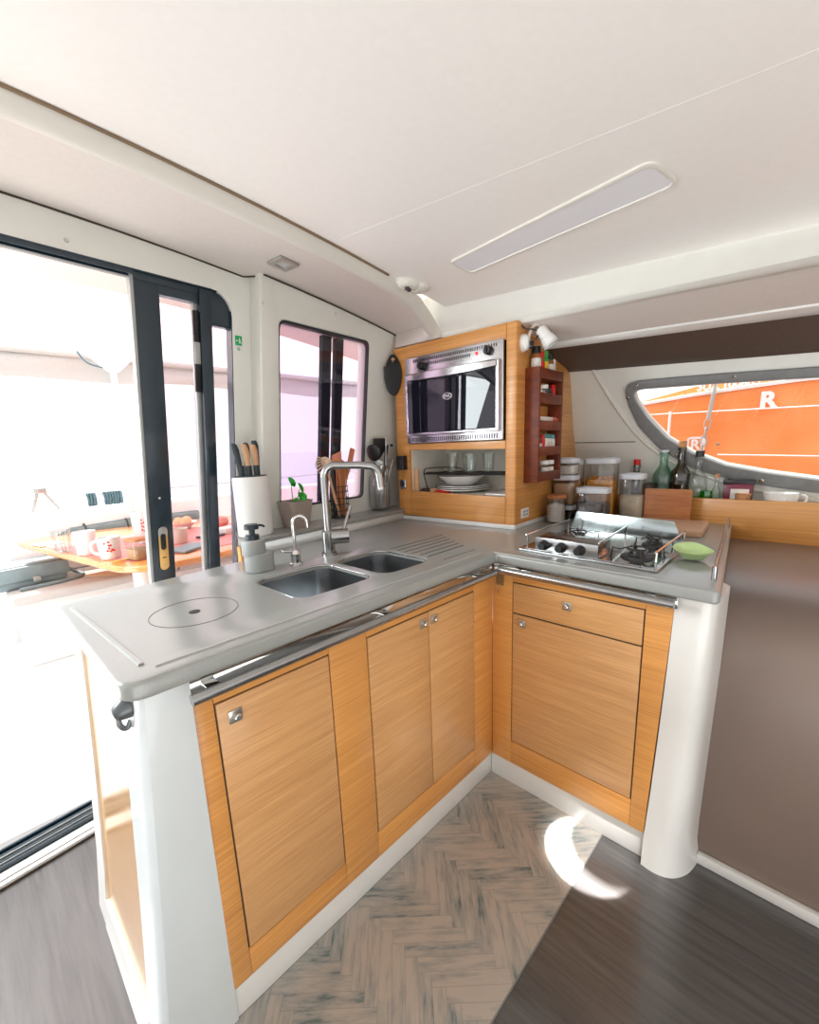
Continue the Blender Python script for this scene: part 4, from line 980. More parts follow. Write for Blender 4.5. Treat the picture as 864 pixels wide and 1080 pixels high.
# glass jar with metal tools
gj = thing('utensil_jar', 'big clear glass jar full of steel and black utensils by the cupboard', 'jar', (.238, .815, .921))
bm = B(); lathe(bm, [(0, 0), (.042, 0), (.050, .006), (.053, .03), (.053, .14), (.047, .158), (.049, .172), (.046, .172), (.044, .158), (.050, .138), (.050, .03), (.046, .010), (0, .008)], 32); obj('glass_body', bm, 'cglass', gj)
jx, jy, jz = .238, .815, .934
tool('black nylon ladle hooking left from the glass jar', 'ladle', 'black_ladle', (jx + .01, jy - .01, jz), (.185, .78, 1.165), .005, 'steel', lambda: spoonhead(.038, .075), 'black')
tool('broad black nylon turner standing tallest in the glass jar', 'spatula', 'black_turner', (jx, jy + .01, jz), (.235, .80, 1.185), .005, 'steel', lambda: spatulahead(.036, .085, .004, .0), 'black')
tool('second black spatula leaning right in the glass jar', 'spatula', 'black_spatula', (jx - .01, jy, jz), (.268, .795, 1.165), .005, 'black', lambda: spatulahead(.024, .075, .004, .01), 'black')
tool('long steel tongs standing up in the glass jar', 'tongs', 'steel_tongs', (jx + .015, jy - .02, jz), (.262, .775, 1.265), .005, 'steel')
tool('steel slotted spoon in the front of the glass jar', 'spoon', 'steel_spoon', (jx - .02, jy - .015, jz), (.215, .76, 1.10), .004, 'steel', lambda: spoonhead(.02, .05), 'steel')
tool('pale grey spatula between black tools in the glass jar', 'spatula', 'grey_spatula', (jx - .01, jy - .02, jz), (.205, .77, 1.13), .004, 'brush', lambda: spatulahead(.018, .05, .003, .02), 'alu')
tool('steel whisk handle low in the glass jar', 'whisk', 'steel_whisk', (jx + .02, jy, jz), (.285, .80, 1.12), .006, 'steel', lambda: spoonhead(.012, .05), 'steel')
tool('thin steel fork leaning far right out of the jar', 'fork', 'steel_fork', (jx, jy, jz), (.295, .765, 1.165), .003, 'steel')
# soap dispenser
sd = thing('soap_dispenser', 'grey two tier soap dispenser with black pump beside the small tap', 'soap dispenser', (-.612, .438, H), R(8))
bm = B(); merge(bm, plate([rrect(-.042, .046, -.036, .036, .034, 8)], 0, .056, .004)); obj('lower_caddy', bm, 'greysil', sd)
bm = plate([rrect(-.045, .022, -.030, .036, .030, 8)], .050, .098, .004); obj('bottle_body', bm, 'greysil', sd)
bm = B(); lathe(bm, [(0, .098), (.020, .098), (.020, .112), (.009, .114), (.009, .128), (.021, .130), (.021, .142), (.018, .145), (0, .145)], 24, Matrix.Translation((-.012, .002, 0)))
tube(bm, smooth_path([(-.012, 0, .139), (.018, -.004, .139), (.028, -.006, .132)]), .0035, 8); obj('pump', bm, 'darkteal', sd)
# filter tap
ft = thing('filter_tap', 'small chrome gooseneck water tap left of the main faucet', 'tap', (-.508, .398, H))
bm = B(); lathe(bm, [(0, 0), (.021, 0), (.021, .006), (.016, .010), (.016, .034), (.018, .038), (.014, .050), (.006, .054), (0, .054)], 24); obj('base', bm, 'chrome', ft)
bm = B(); pth = [(0, 0, .05), (0, 0, .12)] + [(.018 - .018 * math.cos(a), -.012 + .012 * math.cos(a), .135 + .020 * math.sin(a)) for a in lin(0, PI * .95, 9)] + [(.037, -.024, .118)]
tube(bm, pth, .0058, 10); obj('spout', bm, 'chrome', ft)
bm = B(); cyl(bm, (-.012, 0, .046), (-.042, .006, .050), .005, .0035); ball(bm, (-.04, .006, .05), .006, n=1); obj('lever', bm, 'chrome', ft)
# main faucet
fc = thing('kitchen_faucet', 'tall brushed steel mixer faucet arching over the double sink', 'faucet', (-.362, .422, H))
bm = B(); lathe(bm, [(0, 0), (.026, 0), (.026, .008), (.021, .012), (.021, .080), (.016, .086), (0, .086)], 28); obj('base', bm, 'steel', fc)
bm = B(); dx, dy = .70, -.714
pp = [(0, 0, .08), (0, 0, .262)] + [(dx * (.036 - .036 * math.cos(a)), dy * (.036 - .036 * math.cos(a)), .262 + .040 * math.sin(a)) for a in lin(.2, PI / 2, 7)]
pp += [(dx * .12, dy * .12, .300)] + [(dx * (.150 + .034 * math.sin(a)), dy * (.150 + .034 * math.sin(a)), .296 - .034 * (1 - math.cos(a))) for a in lin(.1, PI / 2 * .93, 7)] + [(dx * .188, dy * .188, .225)]
tube(bm, pp, .0125, 16); sp = obj('spout', bm, 'steel', fc)
bm = B(); e = Vector(pp[-1]); cyl(bm, e + Vector((0, 0, .001)), e + Vector((dx * .001, dy * .001, -.008)), .0115); obj('aerator', bm, 'brush', sp)
bm = B(); cyl(bm, (.006, -.006, .062), (.058, -.036, .062), .026, .026, 28); vb = obj('valve', bm, 'steel', fc)
bm = B(); cyl(bm, (.045, -.028, .080), (.088, -.020, .158), .0065, .0055, 12); obj('lever', bm, 'steel', vb)

# ------------------------------------------------------------------ stove
sv = thing('gas_stove', 'stainless steel three burner gas stove with raised knob box and fold-up lid', 'stove', (0, 0, 0))
SM = frame_m((.055, -.062, H), Vector((1, 0.02, 0)), Vector((.06, 1, 0)), (0, 0, 1))   # x depth, y along (negative towards the wall side)
bm = plate([rrect(.0, .42, -.425, .0, .006)], 0.0005, .008, .002, SM); obj('tray', bm, 'steel', sv)
bm = plate([rrect(.014, .406, -.411, -.014, .006)], .008, .0095, 0, SM); obj('tray_well', bm, 'mirrorsteel', sv)
bm = B(); box(bm, .016, .12, -.262, -.055, .008, .050, .002, mtx=SM); kbx = obj('knob_box', bm, 'steel', sv)
for y in (-.090, -.148, -.208):
    bm = B(); t = B(); lathe(t, [(0, .026), (.011, .026), (.013, .022), (.015, .006), (.017, 0), (0, 0)], 20); t.transform(Matrix.Rotation(-PI / 2, 4, 'Y')); merge(bm, t, SM @ Matrix.Translation((.016, y, .027))); obj('knob', bm, 'black', kbx)
def burner(x, y, r_, rot=0):
    bm = B(); lathe(bm, [(0, .012), (r_ * .5, .012), (r_ * .55, .008), (r_, .006), (r_ * 1.1, 0), (0, 0)], 28, SM @ Matrix.Translation((x, y, .0095))); bb = obj('burner', bm, 'iron', sv)
    bm = B(); lathe(bm, [(0, .020), (r_ * .42, .020), (r_ * .46, .016), (r_ * .46, .012), (0, .012)], 24, SM @ Matrix.Translation((x, y, .0095))); obj('burner_cap', bm, 'black', bb)
    bm = B()
    for k in range(4):
        a = rot + k * PI / 2; c_, s_ = math.cos(a), math.sin(a); m = SM @ Matrix.Translation((x, y, .0095))
        tube(bm, [m @ Vector((c_ * q_, s_ * q_, z_)) for q_, z_ in ((r_ * .45, .020), (r_ * .75, .028), (r_ * 1.1, .022), (r_ * 1.6, .028), (r_ * 1.7, .0))], .0021, 8)
    tube(bm, [m @ Vector((r_ * .62 * math.cos(a), r_ * .62 * math.sin(a), .027)) for a in lin(0, 2 * PI, 21)[:-1]], .0024, 6, closed=True)
    obj('pan_support', bm, 'iron', bb)
burner(.24, -.115, .038, .5); burner(.105, -.345, .042, .4); burner(.285, -.345, .034, .6)
bm = plate([[(-.400, .010), (-.008, .010), (-.030, .080), (-.370, .072)]], 0, .004, .001, SM @ frame_m((.405, 0, 0), (0, 1, 0), (.12, 0, 1), (1, 0, 0))); obj('lid', bm, flat('lid_steel', (.34, .38, .375), metal=.9, rough=.16), sv)
def rod(y, x0, x1, z0=.052):
    bm = B(); tube(bm, [SM @ Vector((x0, y, z0)), SM @ Vector((x1, y, z0))], .0026, 8)
    for x in (x0 + .012, x1 - .012): cyl(bm, SM @ Vector((x, y, .007)), SM @ Vector((x, y, z0)), .003, n=8)
    obj('fiddle_rod', bm, 'chrome', sv)
rod(-.020, .02, .37); rod(-.415, .01, .36); 
bm = B(); tube(bm, [SM @ Vector((.02, -.262, .055)), SM @ Vector((.33, -.245, .055))], .003, 8); cyl(bm, SM @ Vector((.32, -.245, .008)), SM @ Vector((.32, -.245, .055)), .003, n=8); obj('fiddle_rod', bm, 'chrome', sv)

# plate on the counter and guard rod
pb = thing('leaf_dish', 'light green leaf shaped dish on the counter right of the stove', 'dish', (.225, -.525, H)); pb.scale = (.86, .86, .86)
bm = B(); nn = 40; g = []
for k, (q_, z_) in enumerate([(0, .004), (.35, .004), (.6, .010), (.85, .026), (1.0, .036), (.98, .038), (.84, .030), (.58, .015), (.3, .010), (0, .010)]):
    if q_ == 0: g.append([bm.verts.new((0, 0, z_))]); continue
    ring = []
    for i in range(nn):
        a = 2 * PI * i / nn; w_ = 1 + .16 * max(0, math.cos(a - 1.0)) ** 6 * q_ + .10 * max(0, math.cos(a - 3.2)) ** 8 * q_ - .12 * max(0, math.cos(a - 2.0)) ** 4 * q_
        ring.append(bm.verts.new((.056 * q_ * w_ * math.cos(a), .060 * q_ * w_ * math.sin(a), z_ + .014 * q_ ** 3 * max(0, math.cos(a - .3)) ** 3)))
    g.append(ring)
for a, b in zip(g, g[1:]):
    for i in range(nn):
        j = (i + 1) % nn
        if len(a) == 1: bm.faces.new((a[0], b[i], b[j]))
        elif len(b) == 1: bm.faces.new((a[i], a[j], b[0]))
        else: bm.faces.new((a[i], a[j], b[j], b[i]))
obj('dish', bm, 'limeplate', pb)
bm = B(); box(bm, -.03, .02, -.02, .02, .0102, .0108); obj('dish_centre', bm, 'paper', pb, smooth=False)
gr = thing('counter_guard_rail', 'thin metal guard rod along the right end of the counter', 'rail')
bm = B(); tube(bm, [(.045, -.608, .900), (.83, -.520, .905)], .0045, 10); obj('rod', bm, 'steel', gr)
for x in (.05, .82): bm = B(); y = -.608 + (x - .045) * .112; cyl(bm, (x, y, H), (x, y, .905), .006, n=12); obj('post', bm, 'steel', gr)

# ------------------------------------------------------------------ boards, containers, bottles
bm = plate([rrect(-.125, .125, -.17, .17, .02)], 0, .022, .005)
o = obj('cutting_board', bm, 'beechboard'); o.location = (.675, -.305, H); o.rotation_euler.z = R(5); tag(o, 'pale beech cutting board lying flat behind the stove lid', 'cutting board')
bm = plate([rrect(-.088, .088, .0, .135, .004)], -.008, .008, .002, frame_m((0, 0, 0), (0, 1, 0), (.0, 0, 1), (1, 0, 0)))
o = obj('bamboo_board', bm, 'bamboo'); o.location = (.866, -.300, H + .002); tag(o, 'reddish bamboo board standing upright against the oak ledge', 'cutting board')
def canister(name, label, p, w, d, h, lid_h, content, fill, rz=0, lidm='lidw', rr_=.02, gl_='cglass'):
    t = thing(name, label, 'container', p, rz)
    bm = plate([rrect(-d / 2, d / 2, -w / 2, w / 2, rr_)], 0, h - lid_h, .003); obj('clear_body', bm, gl_, t)
    bm = plate([rrect(-d / 2 + .002, d / 2 - .002, -w / 2 + .002, w / 2 - .002, max(.004, rr_ - .002))], .003, max(.006, fill), .002)
    if content == 'pasta':
        for _ in range(110):
            a = random.random() * PI; L_ = .018; x = random.uniform(-d / 2 + .016, d / 2 - .016); y = random.uniform(-w / 2 + .016, w / 2 - .016); z_ = random.uniform(fill - .012, fill + .012); zz = random.uniform(-.006, .006)
            cyl(bm, (x - L_ / 2 * math.cos(a), y - L_ / 2 * math.sin(a), z_ - zz), (x + L_ / 2 * math.cos(a), y + L_ / 2 * math.sin(a), z_ + zz), .0032, n=6)
    obj('contents', bm, content, t)
    bm = plate([rrect(-d / 2 - .003, d / 2 + .003, -w / 2 - .003, w / 2 + .003, rr_ + .002)], h - lid_h, h, .004, None, 3)
    ld = obj('lid', bm, lidm, t)
    bm = plate([rrect(-d / 2 + .014, d / 2 - .014, -w / 2 + .014, w / 2 - .014, max(.006, rr_ - .008))], h, h + .003, .001); obj('lid_button', bm, lidm, ld)
    return t
rzc = R(3)
canister('food_container', 'low clear container with dark contents at the bottom of the corner stack', (.738, .088, H), .100, .08, .062, .020, 'dark', .03, rzc)
canister('food_container', 'clear container of brown rice in the middle of the corner stack', (.738, .088, H + .066), .100, .08, .132, .021, 'grain', .098, rzc)
canister('food_container', 'small clear container of flour on top of the corner stack', (.740, .086, H + .202), .092, .075, .072, .022, 'flour', .040, rzc)
canister('food_container', 'tall clear container of yellow penne behind the corner stack', (.85, .089, H), .068, .06, .262, .022, 'pasta', .16, rzc)
canister('food_container', 'tall clear container of orange fusilli pasta against the hull wall', (.852, -.030, H), .128, .09, .268, .024, 'pasta', .172, rzc)
canister('food_container', 'wide squat clear container of dark beans behind the stove lid', (.702, -.054, H), .130, .08, .150, .024, 'bean', .085, rzc)
canister('food_container', 'round cornered clear container half full of pale rice beside the bamboo board', (.862, -.160, H), .098, .08, .200, .024, 'rice', .105, rzc, rr_=.03)
fj = thing('flour_jar', 'round glass jar of flour with wooden lid at the cupboard corner', 'jar', (.617, .074, H))
bm = B(); lathe(bm, [(0, 0), (.040, 0), (.042, .004), (.042, .108), (.039, .108), (.039, .004), (0, .004)], 32); obj('glass_body', bm, 'cglass', fj)
bm = B(); lathe(bm, [(0, .005), (.0385, .005), (.0385, .072), (.030, .082), (.02, .078), (.008, .088), (0, .086)], 28); obj('flour', bm, 'flour', fj)
bm = B(); lathe(bm, [(0, .106), (.041, .106), (.043, .109), (.043, .118), (.040, .121), (0, .121)], 32); obj('wooden_lid', bm, 'tool', fj)

def wine(name, label, p, r_, h, mat, topm, content=None, neck=.34, cat='bottle', topd=.02, fill=None):
    t = thing(name, label, cat, p)
    bm = B(); nr = r_ * neck; sh_ = h * .52
    lathe(bm, [(0, .002), (r_ * .9, 0), (r_, .006), (r_, sh_), (r_ * .92, sh_ + r_ * .35), (nr * 1.4, sh_ + r_ * .95), (nr, sh_ + r_ * 1.3), (nr, h - .014), (nr * 1.2, h - .012), (nr * 1.2, h), (nr * .8, h)], 28); obj('glass_body', bm, mat, t)
    bm = B(); lathe(bm, [(0, h - .002), (nr * 1.1, h - .002), (nr * 1.15, h + topd), (0, h + topd)], 16); obj('stopper', bm, topm, t)
    if content:
        bm = B(); lathe(bm, [(0, .006), (r_ * .9, .008), (r_ * .9, fill or .05), (0, fill or .05)], 20); obj('liquid', bm, content, t)
    return t
LZ = .935
wine('glass_bottle', 'pale green empty glass bottle behind the bamboo board', (.985, -.245, LZ), .040, .222, 'bglass', 'lidw', topd=.008, neck=.40)
wine('wine_bottle', 'dark wine bottle with cork stopper, tallest behind the bamboo board', (.985, -.312, LZ), .038, .240, 'dglass', 'cork', topd=.026, neck=.36)
wine('oil_bottle', 'clear oil bottle with black pourer right of the dark wine bottle', (.985, -.378, LZ), .036, .200, 'clglass', 'black', 'greenlab', topd=.024, fill=.03, neck=.40)
wine('sauce_bottle', 'small bottle with bright red cap by the fusilli container', (1.01, -.128, LZ), .018, .165, 'sglass', 'red', topd=.024, neck=.7)
wine('tiny_bottle', 'tiny clear bottle with cork beside the black topped pouch', (.975, -.448, LZ), .016, .115, 'clglass', 'cork', topd=.014, neck=.45)
bm = B(); lathe(bm, [(0, 0), (.020, 0), (.024, .03), (.02, .058), (0, .06)], 18); o = obj('lime_jar', bm, glass('lime', (.1, .85, .1), .1)); o.location = (.975, -.415, LZ); tag(o, 'small bright green glass jar between the oil bottle and tiny bottle', 'jar')
bm = B(); box(bm, -.035, .02, -.028, .028, 0, .085, .012); o = obj('dark_tin', bm, 'bean'); o.location = (1.0, -.195, LZ); tag(o, 'dark low tin behind the pale green glass bottle', 'tin')
cp = thing('coffee_pouch', 'black topped dark pink food pouch with white label on the ledge', 'pouch', (1.005, -.518, LZ), R(4))
bm = B(); box(bm, -.018, .018, -.048, .048, 0, .088, .006); obj('pouch_body', bm, flat('wine_red', (.16, .01, .035), rough=.3), cp)
bm = B(); box(bm, -.014, .014, -.052, .052, .085, .105, .002); obj('pouch_top', bm, 'black', cp)
bm = B(); box(bm, -.0195, -.018, -.036, .024, .012, .068); obj('label_panel', bm, 'paper', cp, smooth=False)
cj = thing('cork_jar', 'little glass jar with wide cork lid in front of the dark pouch', 'jar', (.965, -.540, LZ))
bm = B(); lathe(bm, [(0, 0), (.026, 0), (.026, .034), (.022, .034), (.022, .003), (0, .003)], 22); obj('glass_body', bm, 'clglass', cj)
bm = B(); lathe(bm, [(0, .030), (.024, .030), (.027, .052), (0, .052)], 22); obj('cork_lid', bm, 'cork', cj)
wc2 = thing('milk_jug', 'low white jug with side handle at the right of the ledge', 'jug', (.975, -.655, LZ))
bm = B(); lathe(bm, [(0, 0), (.032, 0), (.046, .035), (.050, .060), (.046, .060), (.042, .035), (0, .006)], 26, sy=1.1); obj('jug_body', bm, 'ceram', wc2)
bm = B(); tube(bm, smooth_path([(0, -.046, .054), (0, -.075, .052), (0, -.072, .026), (0, -.042, .022)]), .004, 8); obj('handle', bm, 'ceram', wc2)

# ------------------------------------------------------------------ ceiling fittings
hp = thing('ceiling_light', 'long flat rectangular light panel with rounded corners in the headliner', 'light')
def cp3(x, y, dz=0): return Vector((x, y, cz(x) + dz))
quad = rounded([(.031, .184), (.135, .178), (.085, -.452), (-.028, -.425)], [.02, .02, .03, .03], 5)
cxm, cym = sum(p[0] for p in quad) / len(quad), sum(p[1] for p in quad) / len(quad)
def ring3(scale, dz): return [cp3(cxm + (p[0] - cxm) * scale[0], cym + (p[1] - cym) * scale[1], dz) for p in quad]
bm = B(); g = [[bm.verts.new(v) for v in ring3(s_, dz)] for s_, dz in (((1.06, 1.01), .002), ((1.06, 1.01), -.004), ((1.0, 1.0), -.006), ((.90, .985), -.005), ((.88, .98), -.001))]
for a, b in zip(g, g[1:]):
    n_ = len(a)
    for i in range(n_): bm.faces.new((a[i], a[(i + 1) % n_], b[(i + 1) % n_], b[i]))
obj('rim', bm, 'bead', hp)
bm = B(); bm.faces.new([bm.verts.new(v) for v in ring3((.90, .985), -.0025)]); obj('diffuser', bm, 'screen', hp)
dl = thing('downlight', 'small square recessed downlight in the soffit above the sliding door', 'light', (-.33, .604, cz(-.33) - .006), R(6))
bm = plate([rrect(-.038, .038, -.038, .038, .003), rrect(-.018, .018, -.018, .018, .002)], -.006, .002, .0015); bm.transform(Matrix.Rotation(.075, 4, 'Y')); obj('bezel', bm, 'brush', dl)
bm = B(); box(bm, -.019, .019, -.019, .019, -.003, .002); bm.transform(Matrix.Rotation(.075, 4, 'Y')); obj('lens', bm, flat('dl_lens', (.55, .58, .58), rough=.3), dl)
sp_ = thing('speaker_pod', 'beige moulded pod with two small black knobs at the ceiling corner', 'ceiling fitting', (.055, .395, cz(.055)))
bm = B(); t = B(); bmesh.ops.create_uvsphere(t, u_segments=28, v_segments=14, radius=1)
t.transform(Matrix.Diagonal((.052, .034, .026, 1))); merge(bm, t, Matrix.Rotation(-.25, 4, 'Z')); t = B(); bmesh.ops.create_uvsphere(t, u_segments=28, v_segments=14, radius=1); t.transform(Matrix.Translation((.05, -.005, -.004)) @ Matrix.Diagonal((.042, .040, .022, 1))); merge(bm, t); obj('housing', bm, 'bead', sp_)
for x, y in ((-.022, -.012), (-.004, -.004)):
    bm = B(); lathe(bm, [(0, -.008), (.007, -.007), (.009, 0), (0, 0)], 16, Matrix.Translation((x, y, -.024))); obj('knob', bm, 'black', sp_)
# small lever catch under the left worktop corner
M['catchm'] = flat('catch_grey', (.12, .13, .135), rough=.35, metal=.5)
lv = thing('corner_catch', 'dark grey metal catch under the left front corner of the worktop', 'catch', (-1.066, .045, .800))
bm = B(); lathe(bm, [(0, 0), (.020, 0), (.021, .008), (.013, .028), (.009, .031), (0, .031)], 20, Matrix.Rotation(R(-108), 4, 'Y')); obj('catch_body', bm, 'catchm', lv)
bm = B(); box(bm, -.004, .012, -.026, .026, -.022, .022, .004); obj('catch_plate', bm, 'catchm', lv)
bm = B(); tube(bm, smooth_path([(-.022, 0, -.012), (-.024, 0, -.032), (-.014, .0, -.044), (-.006, 0, -.030)]), .0045, 8); obj('hook', bm, 'catchm', lv)

# ------------------------------------------------------------------ cockpit outside the door
def ext(o): return struct(o)
bm = B(); box(bm, -3.4, 3.5, 1.06, 3.35, -.10, -.02); ext(obj('floor_cockpit', bm, 'extw', smooth=False))
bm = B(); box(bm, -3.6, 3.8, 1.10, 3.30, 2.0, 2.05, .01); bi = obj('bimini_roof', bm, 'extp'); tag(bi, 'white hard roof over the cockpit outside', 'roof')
bm = B(); tube(bm, [(-3.4, 3.22, 1.98), (3.6, 3.22, 1.95)], .022, 10); obj('edge_rail', bm, 'mesh', bi)
for i in range(1):
    bm = B(); g = []
    for x in lin(-3.4, 3.4, 60):
        s_ = .02 * math.sin(x * 3.1) + .01 * math.sin(x * 7); g.append([bm.verts.new((x, 3.24 + .012 * math.sin(k * 1.3 + x * 4), z_)) for k, z_ in enumerate((1.955, 1.92, 1.88, 1.85, 1.80 + s_ * .6))])
    for a, b in zip(g, g[1:]):
        for k in range(4): bm.faces.new((a[k], a[k + 1], b[k + 1], b[k]))
    tag(obj('rolled_screen', bm, 'mesh'), 'grey mesh sunscreen hanging gathered from the cockpit roof edge', 'screen')
pl_ = thing('roof_post', 'slim white post with bracket holding up the cockpit roof', 'post', (-.30, 3.15, .80))
bm = B(); cyl(bm, (0, 0, 0), (.04, 0, 1.19), .022); obj('post', bm, 'extw', pl_)
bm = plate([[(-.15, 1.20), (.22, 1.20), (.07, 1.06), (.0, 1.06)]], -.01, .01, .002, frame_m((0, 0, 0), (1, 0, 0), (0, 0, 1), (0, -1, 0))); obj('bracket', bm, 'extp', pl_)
bm = B(); tube(bm, smooth_path([(-.17, -.01, 1.18), (-.13, -.02, 1.10), (-.03, -.02, 1.08)]), .006, 8); obj('lashing', bm, 'rope', pl_)
# bench with cushion, coaming
bn = thing('cockpit_bench', 'white cockpit bench with grey cushion beyond the sliding door', 'bench')
bm = B(); box(bm, -1.10, 3.2, 2.62, 3.19, -.02, .39, .01); obj('bench_base', bm, 'extw', bn)
bm = B(); box(bm, -1.125, -.20, 2.56, 3.19, .39, .45, .02, 3); obj('cushion', bm, 'cush', bn)
bm = B(); box(bm, -.19, 3.2, 2.56, 3.19, .39, .45, .02, 3); obj('cushion', bm, 'cush', bn)
bm = B(); box(bm, -3.4, 3.5, 3.2, 3.36, -.1, .87, .03, 3); ext(obj('wall_coaming', bm, 'extw'))
bm = B(); box(bm, -1.08, 3.2, 3.09, 3.19, .45, .652, .02, 3); obj('backrest', bm, 'extw', bn)
fe = thing('rolled_cover', 'long dark grey rolled cover lying along the bench back outside', 'cover')
bm = B(); tube(bm, [(-.85, 3.15, .66), (-.70, 3.15, .70), (-.3, 3.15, .715), (.2, 3.15, .71)], .05, 14, rs=[.012, .045, .05, .05]); obj('roll', bm, 'greytube', fe)
bm = B()
for x in (-.62, -.35): tube(bm, [(x, 3.15 + .051 * math.cos(a), .71 + .053 * math.sin(a)) for a in lin(0, 2 * PI, 17)[:-1]], .006, 6, closed=True)
obj('strap', bm, 'black', fe)
# rope hanks on lifeline
rl = thing('lifeline', 'thin steel lifeline wire along the stern behind the bench', 'rail')
bm = B(); tube(bm, [(-3.4, 3.30, .93), (-.9, 3.30, .955), (3.3, 3.30, .98)], .006, 8); obj('wire', bm, 'alu', rl)
for x in (-2.2, .9, 2.4): bm = B(); cyl(bm, (x, 3.30, .86), (x, 3.30, .98), .009); obj('stanchion', bm, 'alu', rl)
af = thing('stern_frame', 'small metal A frame on the stern beyond the bench', 'frame')
bm = B(); tube(bm, [(-.88, 3.3, .86), (-.83, 3.3, 1.02)], .010, 8); tube(bm, [(-.80, 3.3, 1.02), (-.72, 3.3, .86)], .010, 8); box(bm, -.85, -.78, 3.28, 3.32, 1.0, 1.04, .004); obj('frame', bm, 'alu', af)
for nm, xc, n_, w_, lb in (('rope_hank', -.52, 3, .02, 'small dark teal rope hank tied on the lifeline'), ('rope_hank', -.38, 7, .018, 'wide coil of teal rope hung on the lifeline')):
    bm = B()
    for i in range(n_):
        x = xc + (i - n_ / 2) * w_; tube(bm, smooth_path([(x, 3.27, .975), (x + .005, 3.25, .93), (x - .004 * (i % 3), 3.25, .885), (x + .010, 3.26, .875), (x + .014, 3.27, .93), (x + .012, 3.28, .97)]), .0075, 6)
    tag(obj(nm, bm, 'rope'), lb, 'rope')
# table
tb = thing('cockpit_table', 'varnished cockpit table with pale pedestal and red mats outside the door', 'table', (0, 0, 0))
tpoly = rounded([(-1.03, 2.95), (-.93, 2.40), (-.82, 1.86), (-.76, 1.55), (-.62, 1.44), (-.30, 1.46), (.75, 1.60), (.85, 1.75), (.85, 2.50), (.5, 2.75), (-.6, 2.98)], .08, 5)
bm = plate([tpoly], .692, .725, .010); obj('table_top', bm, 'tablew', tb)
bm = plate([rounded([(-.93, 2.55), (-.80, 1.90), (-.70, 1.62), (-.2, 1.60), (.4, 1.68), (.4, 2.3), (-.4, 2.5)], .06)], .725, .728, 0); obj('mat_inlay', bm, 'tabler', tb)
bm = B(); cyl(bm, (-.60, 1.85, -.02), (-.60, 1.85, .692), .045); obj('pedestal', bm, 'extw', tb)
bm = B(); cyl(bm, (.45, 2.0, -.02), (.45, 2.0, .692), .045); obj('pedestal', bm, 'extw', tb)
TZ = .7285
def mug(name, label, p, r_, h, mat='ceram', handle=None, dots=False, sx=1):
    t = thing(name, label, 'mug', p)
    bm = B(); lathe(bm, [(0, 0), (r_ * .78, 0), (r_ * .86, .006), (r_, h), (r_ * .93, h), (r_ * .80, .01), (0, .01)], 28); obj('cup', bm, mat, t)
    if handle is not None:
        c_, s_ = math.cos(handle), math.sin(handle)
        bm = B(); tube(bm, smooth_path([(c_ * q_, s_ * q_, z_) for q_, z_ in ((r_ * .9, h * .85), (r_ * 1.55, h * .78), (r_ * 1.5, h * .3), (r_ * .85, h * .22))]), .007, 8); obj('handle', bm, mat, t)
    if dots:
        bm = B()
        for k in range(10):
            a = -1.85 + random.uniform(-.35, .35) + k * .03; z_ = h * (.75 - k * .05) + random.uniform(-.01, .01); rr_ = r_ * (.86 + .14 * z_ / h)
            ball(bm, (rr_ * math.cos(a), rr_ * math.sin(a), z_), .0055, n=1)
        obj('red_dots', bm, 'red', t)
    return t
glassware('water_glass', 'clear glass leftmost on the cockpit table', (-.87, 2.22, TZ), .045, .12)
mug('white_mug', 'plain white mug on the cockpit table beside the leftmost glass', (-.795, 2.03, TZ), .052, .125)
mug('dotted_mug', 'white mug with red dots and handle in the middle of the table', (-.735, 1.80, TZ), .052, .110, handle=PI * .85, dots=True)
mug('dotted_mug', 'tall white mug with red dots behind the steel flask', (-.50, 2.10, TZ), .055, .19, dots=True)
canister('biscuit_jar', 'square glass jar of brown sugar with wooden lid on the table', (-.645, 1.655, TZ), .085, .085, .105, .012, 'grain', .055, R(20), 'tool')
fl_ = thing('steel_flask', 'steel thermos flask with dark cap beside the door stile', 'flask', (-.555, 1.70, TZ))
bm = B(); lathe(bm, [(0, 0), (.030, 0), (.030, .15), (.027, .155), (0, .155)], 24); obj('flask_body', bm, 'steel', fl_)
bm = B(); lathe(bm, [(0, .153), (.030, .153), (.031, .195), (.026, .205), (0, .205)], 24); obj('flask_cap', bm, 'bag', fl_)
mug('clay_cup', 'beige ribbed cup on the table seen through the door glass', (-.37, 1.90, TZ), .05, .085, 'beigebox')
packet('tablet', 'grey tablet lying on the table behind the door stile', (-.40, 1.68, TZ), (.20, .14, .012), 'bag', R(25))
packet('book', 'dark flat book on the table right of the beige cup', (-.18, 1.93, TZ), (.12, .12, .012), 'navy', R(20))
packet('napkin_stack', 'crumpled white napkins on the table by the fixed pane', (-.05, 1.98, TZ), (.11, .10, .035), 'paper', R(10))
bm = B(); lathe(bm, [(0, 0), (.035, 0), (.055, .04), (.045, .07), (.01, .08), (0, .075)], 24); o = obj('red_teapot', bm, 'pink'); o.location = (.0, 2.2, TZ); tag(o, 'round red pot far back on the cockpit table', 'pot')
bm = B(); lathe(bm, [(0, 0), (.04, 0), (.09, .045), (.085, .045), (.038, .008), (0, .008)], 28); o = obj('fruit_bowl', bm, 'ceram'); o.location = (-.17, 2.42, TZ); tag(o, 'white bowl of orange fruit on the cockpit table', 'bowl')
for k, (dx_, dy_) in enumerate(((-.03, 0), (.03, .01), (0, -.035))):
    bm = B(); ball(bm, (0, 0, 0), .034); o = obj('orange_fruit', bm, 'peach'); o.location = (-.17 + dx_, 2.42 + dy_, TZ + .05); tag(o, ['orange fruit at the left in the white bowl', 'orange fruit at the right in the white bowl', 'orange fruit nearest the door in the white bowl'][k], 'fruit')
mug('pink_bowl', 'pale pink footed bowl at the far right of the cockpit table', (.12, 1.95, TZ), .06, .09, 'peach')
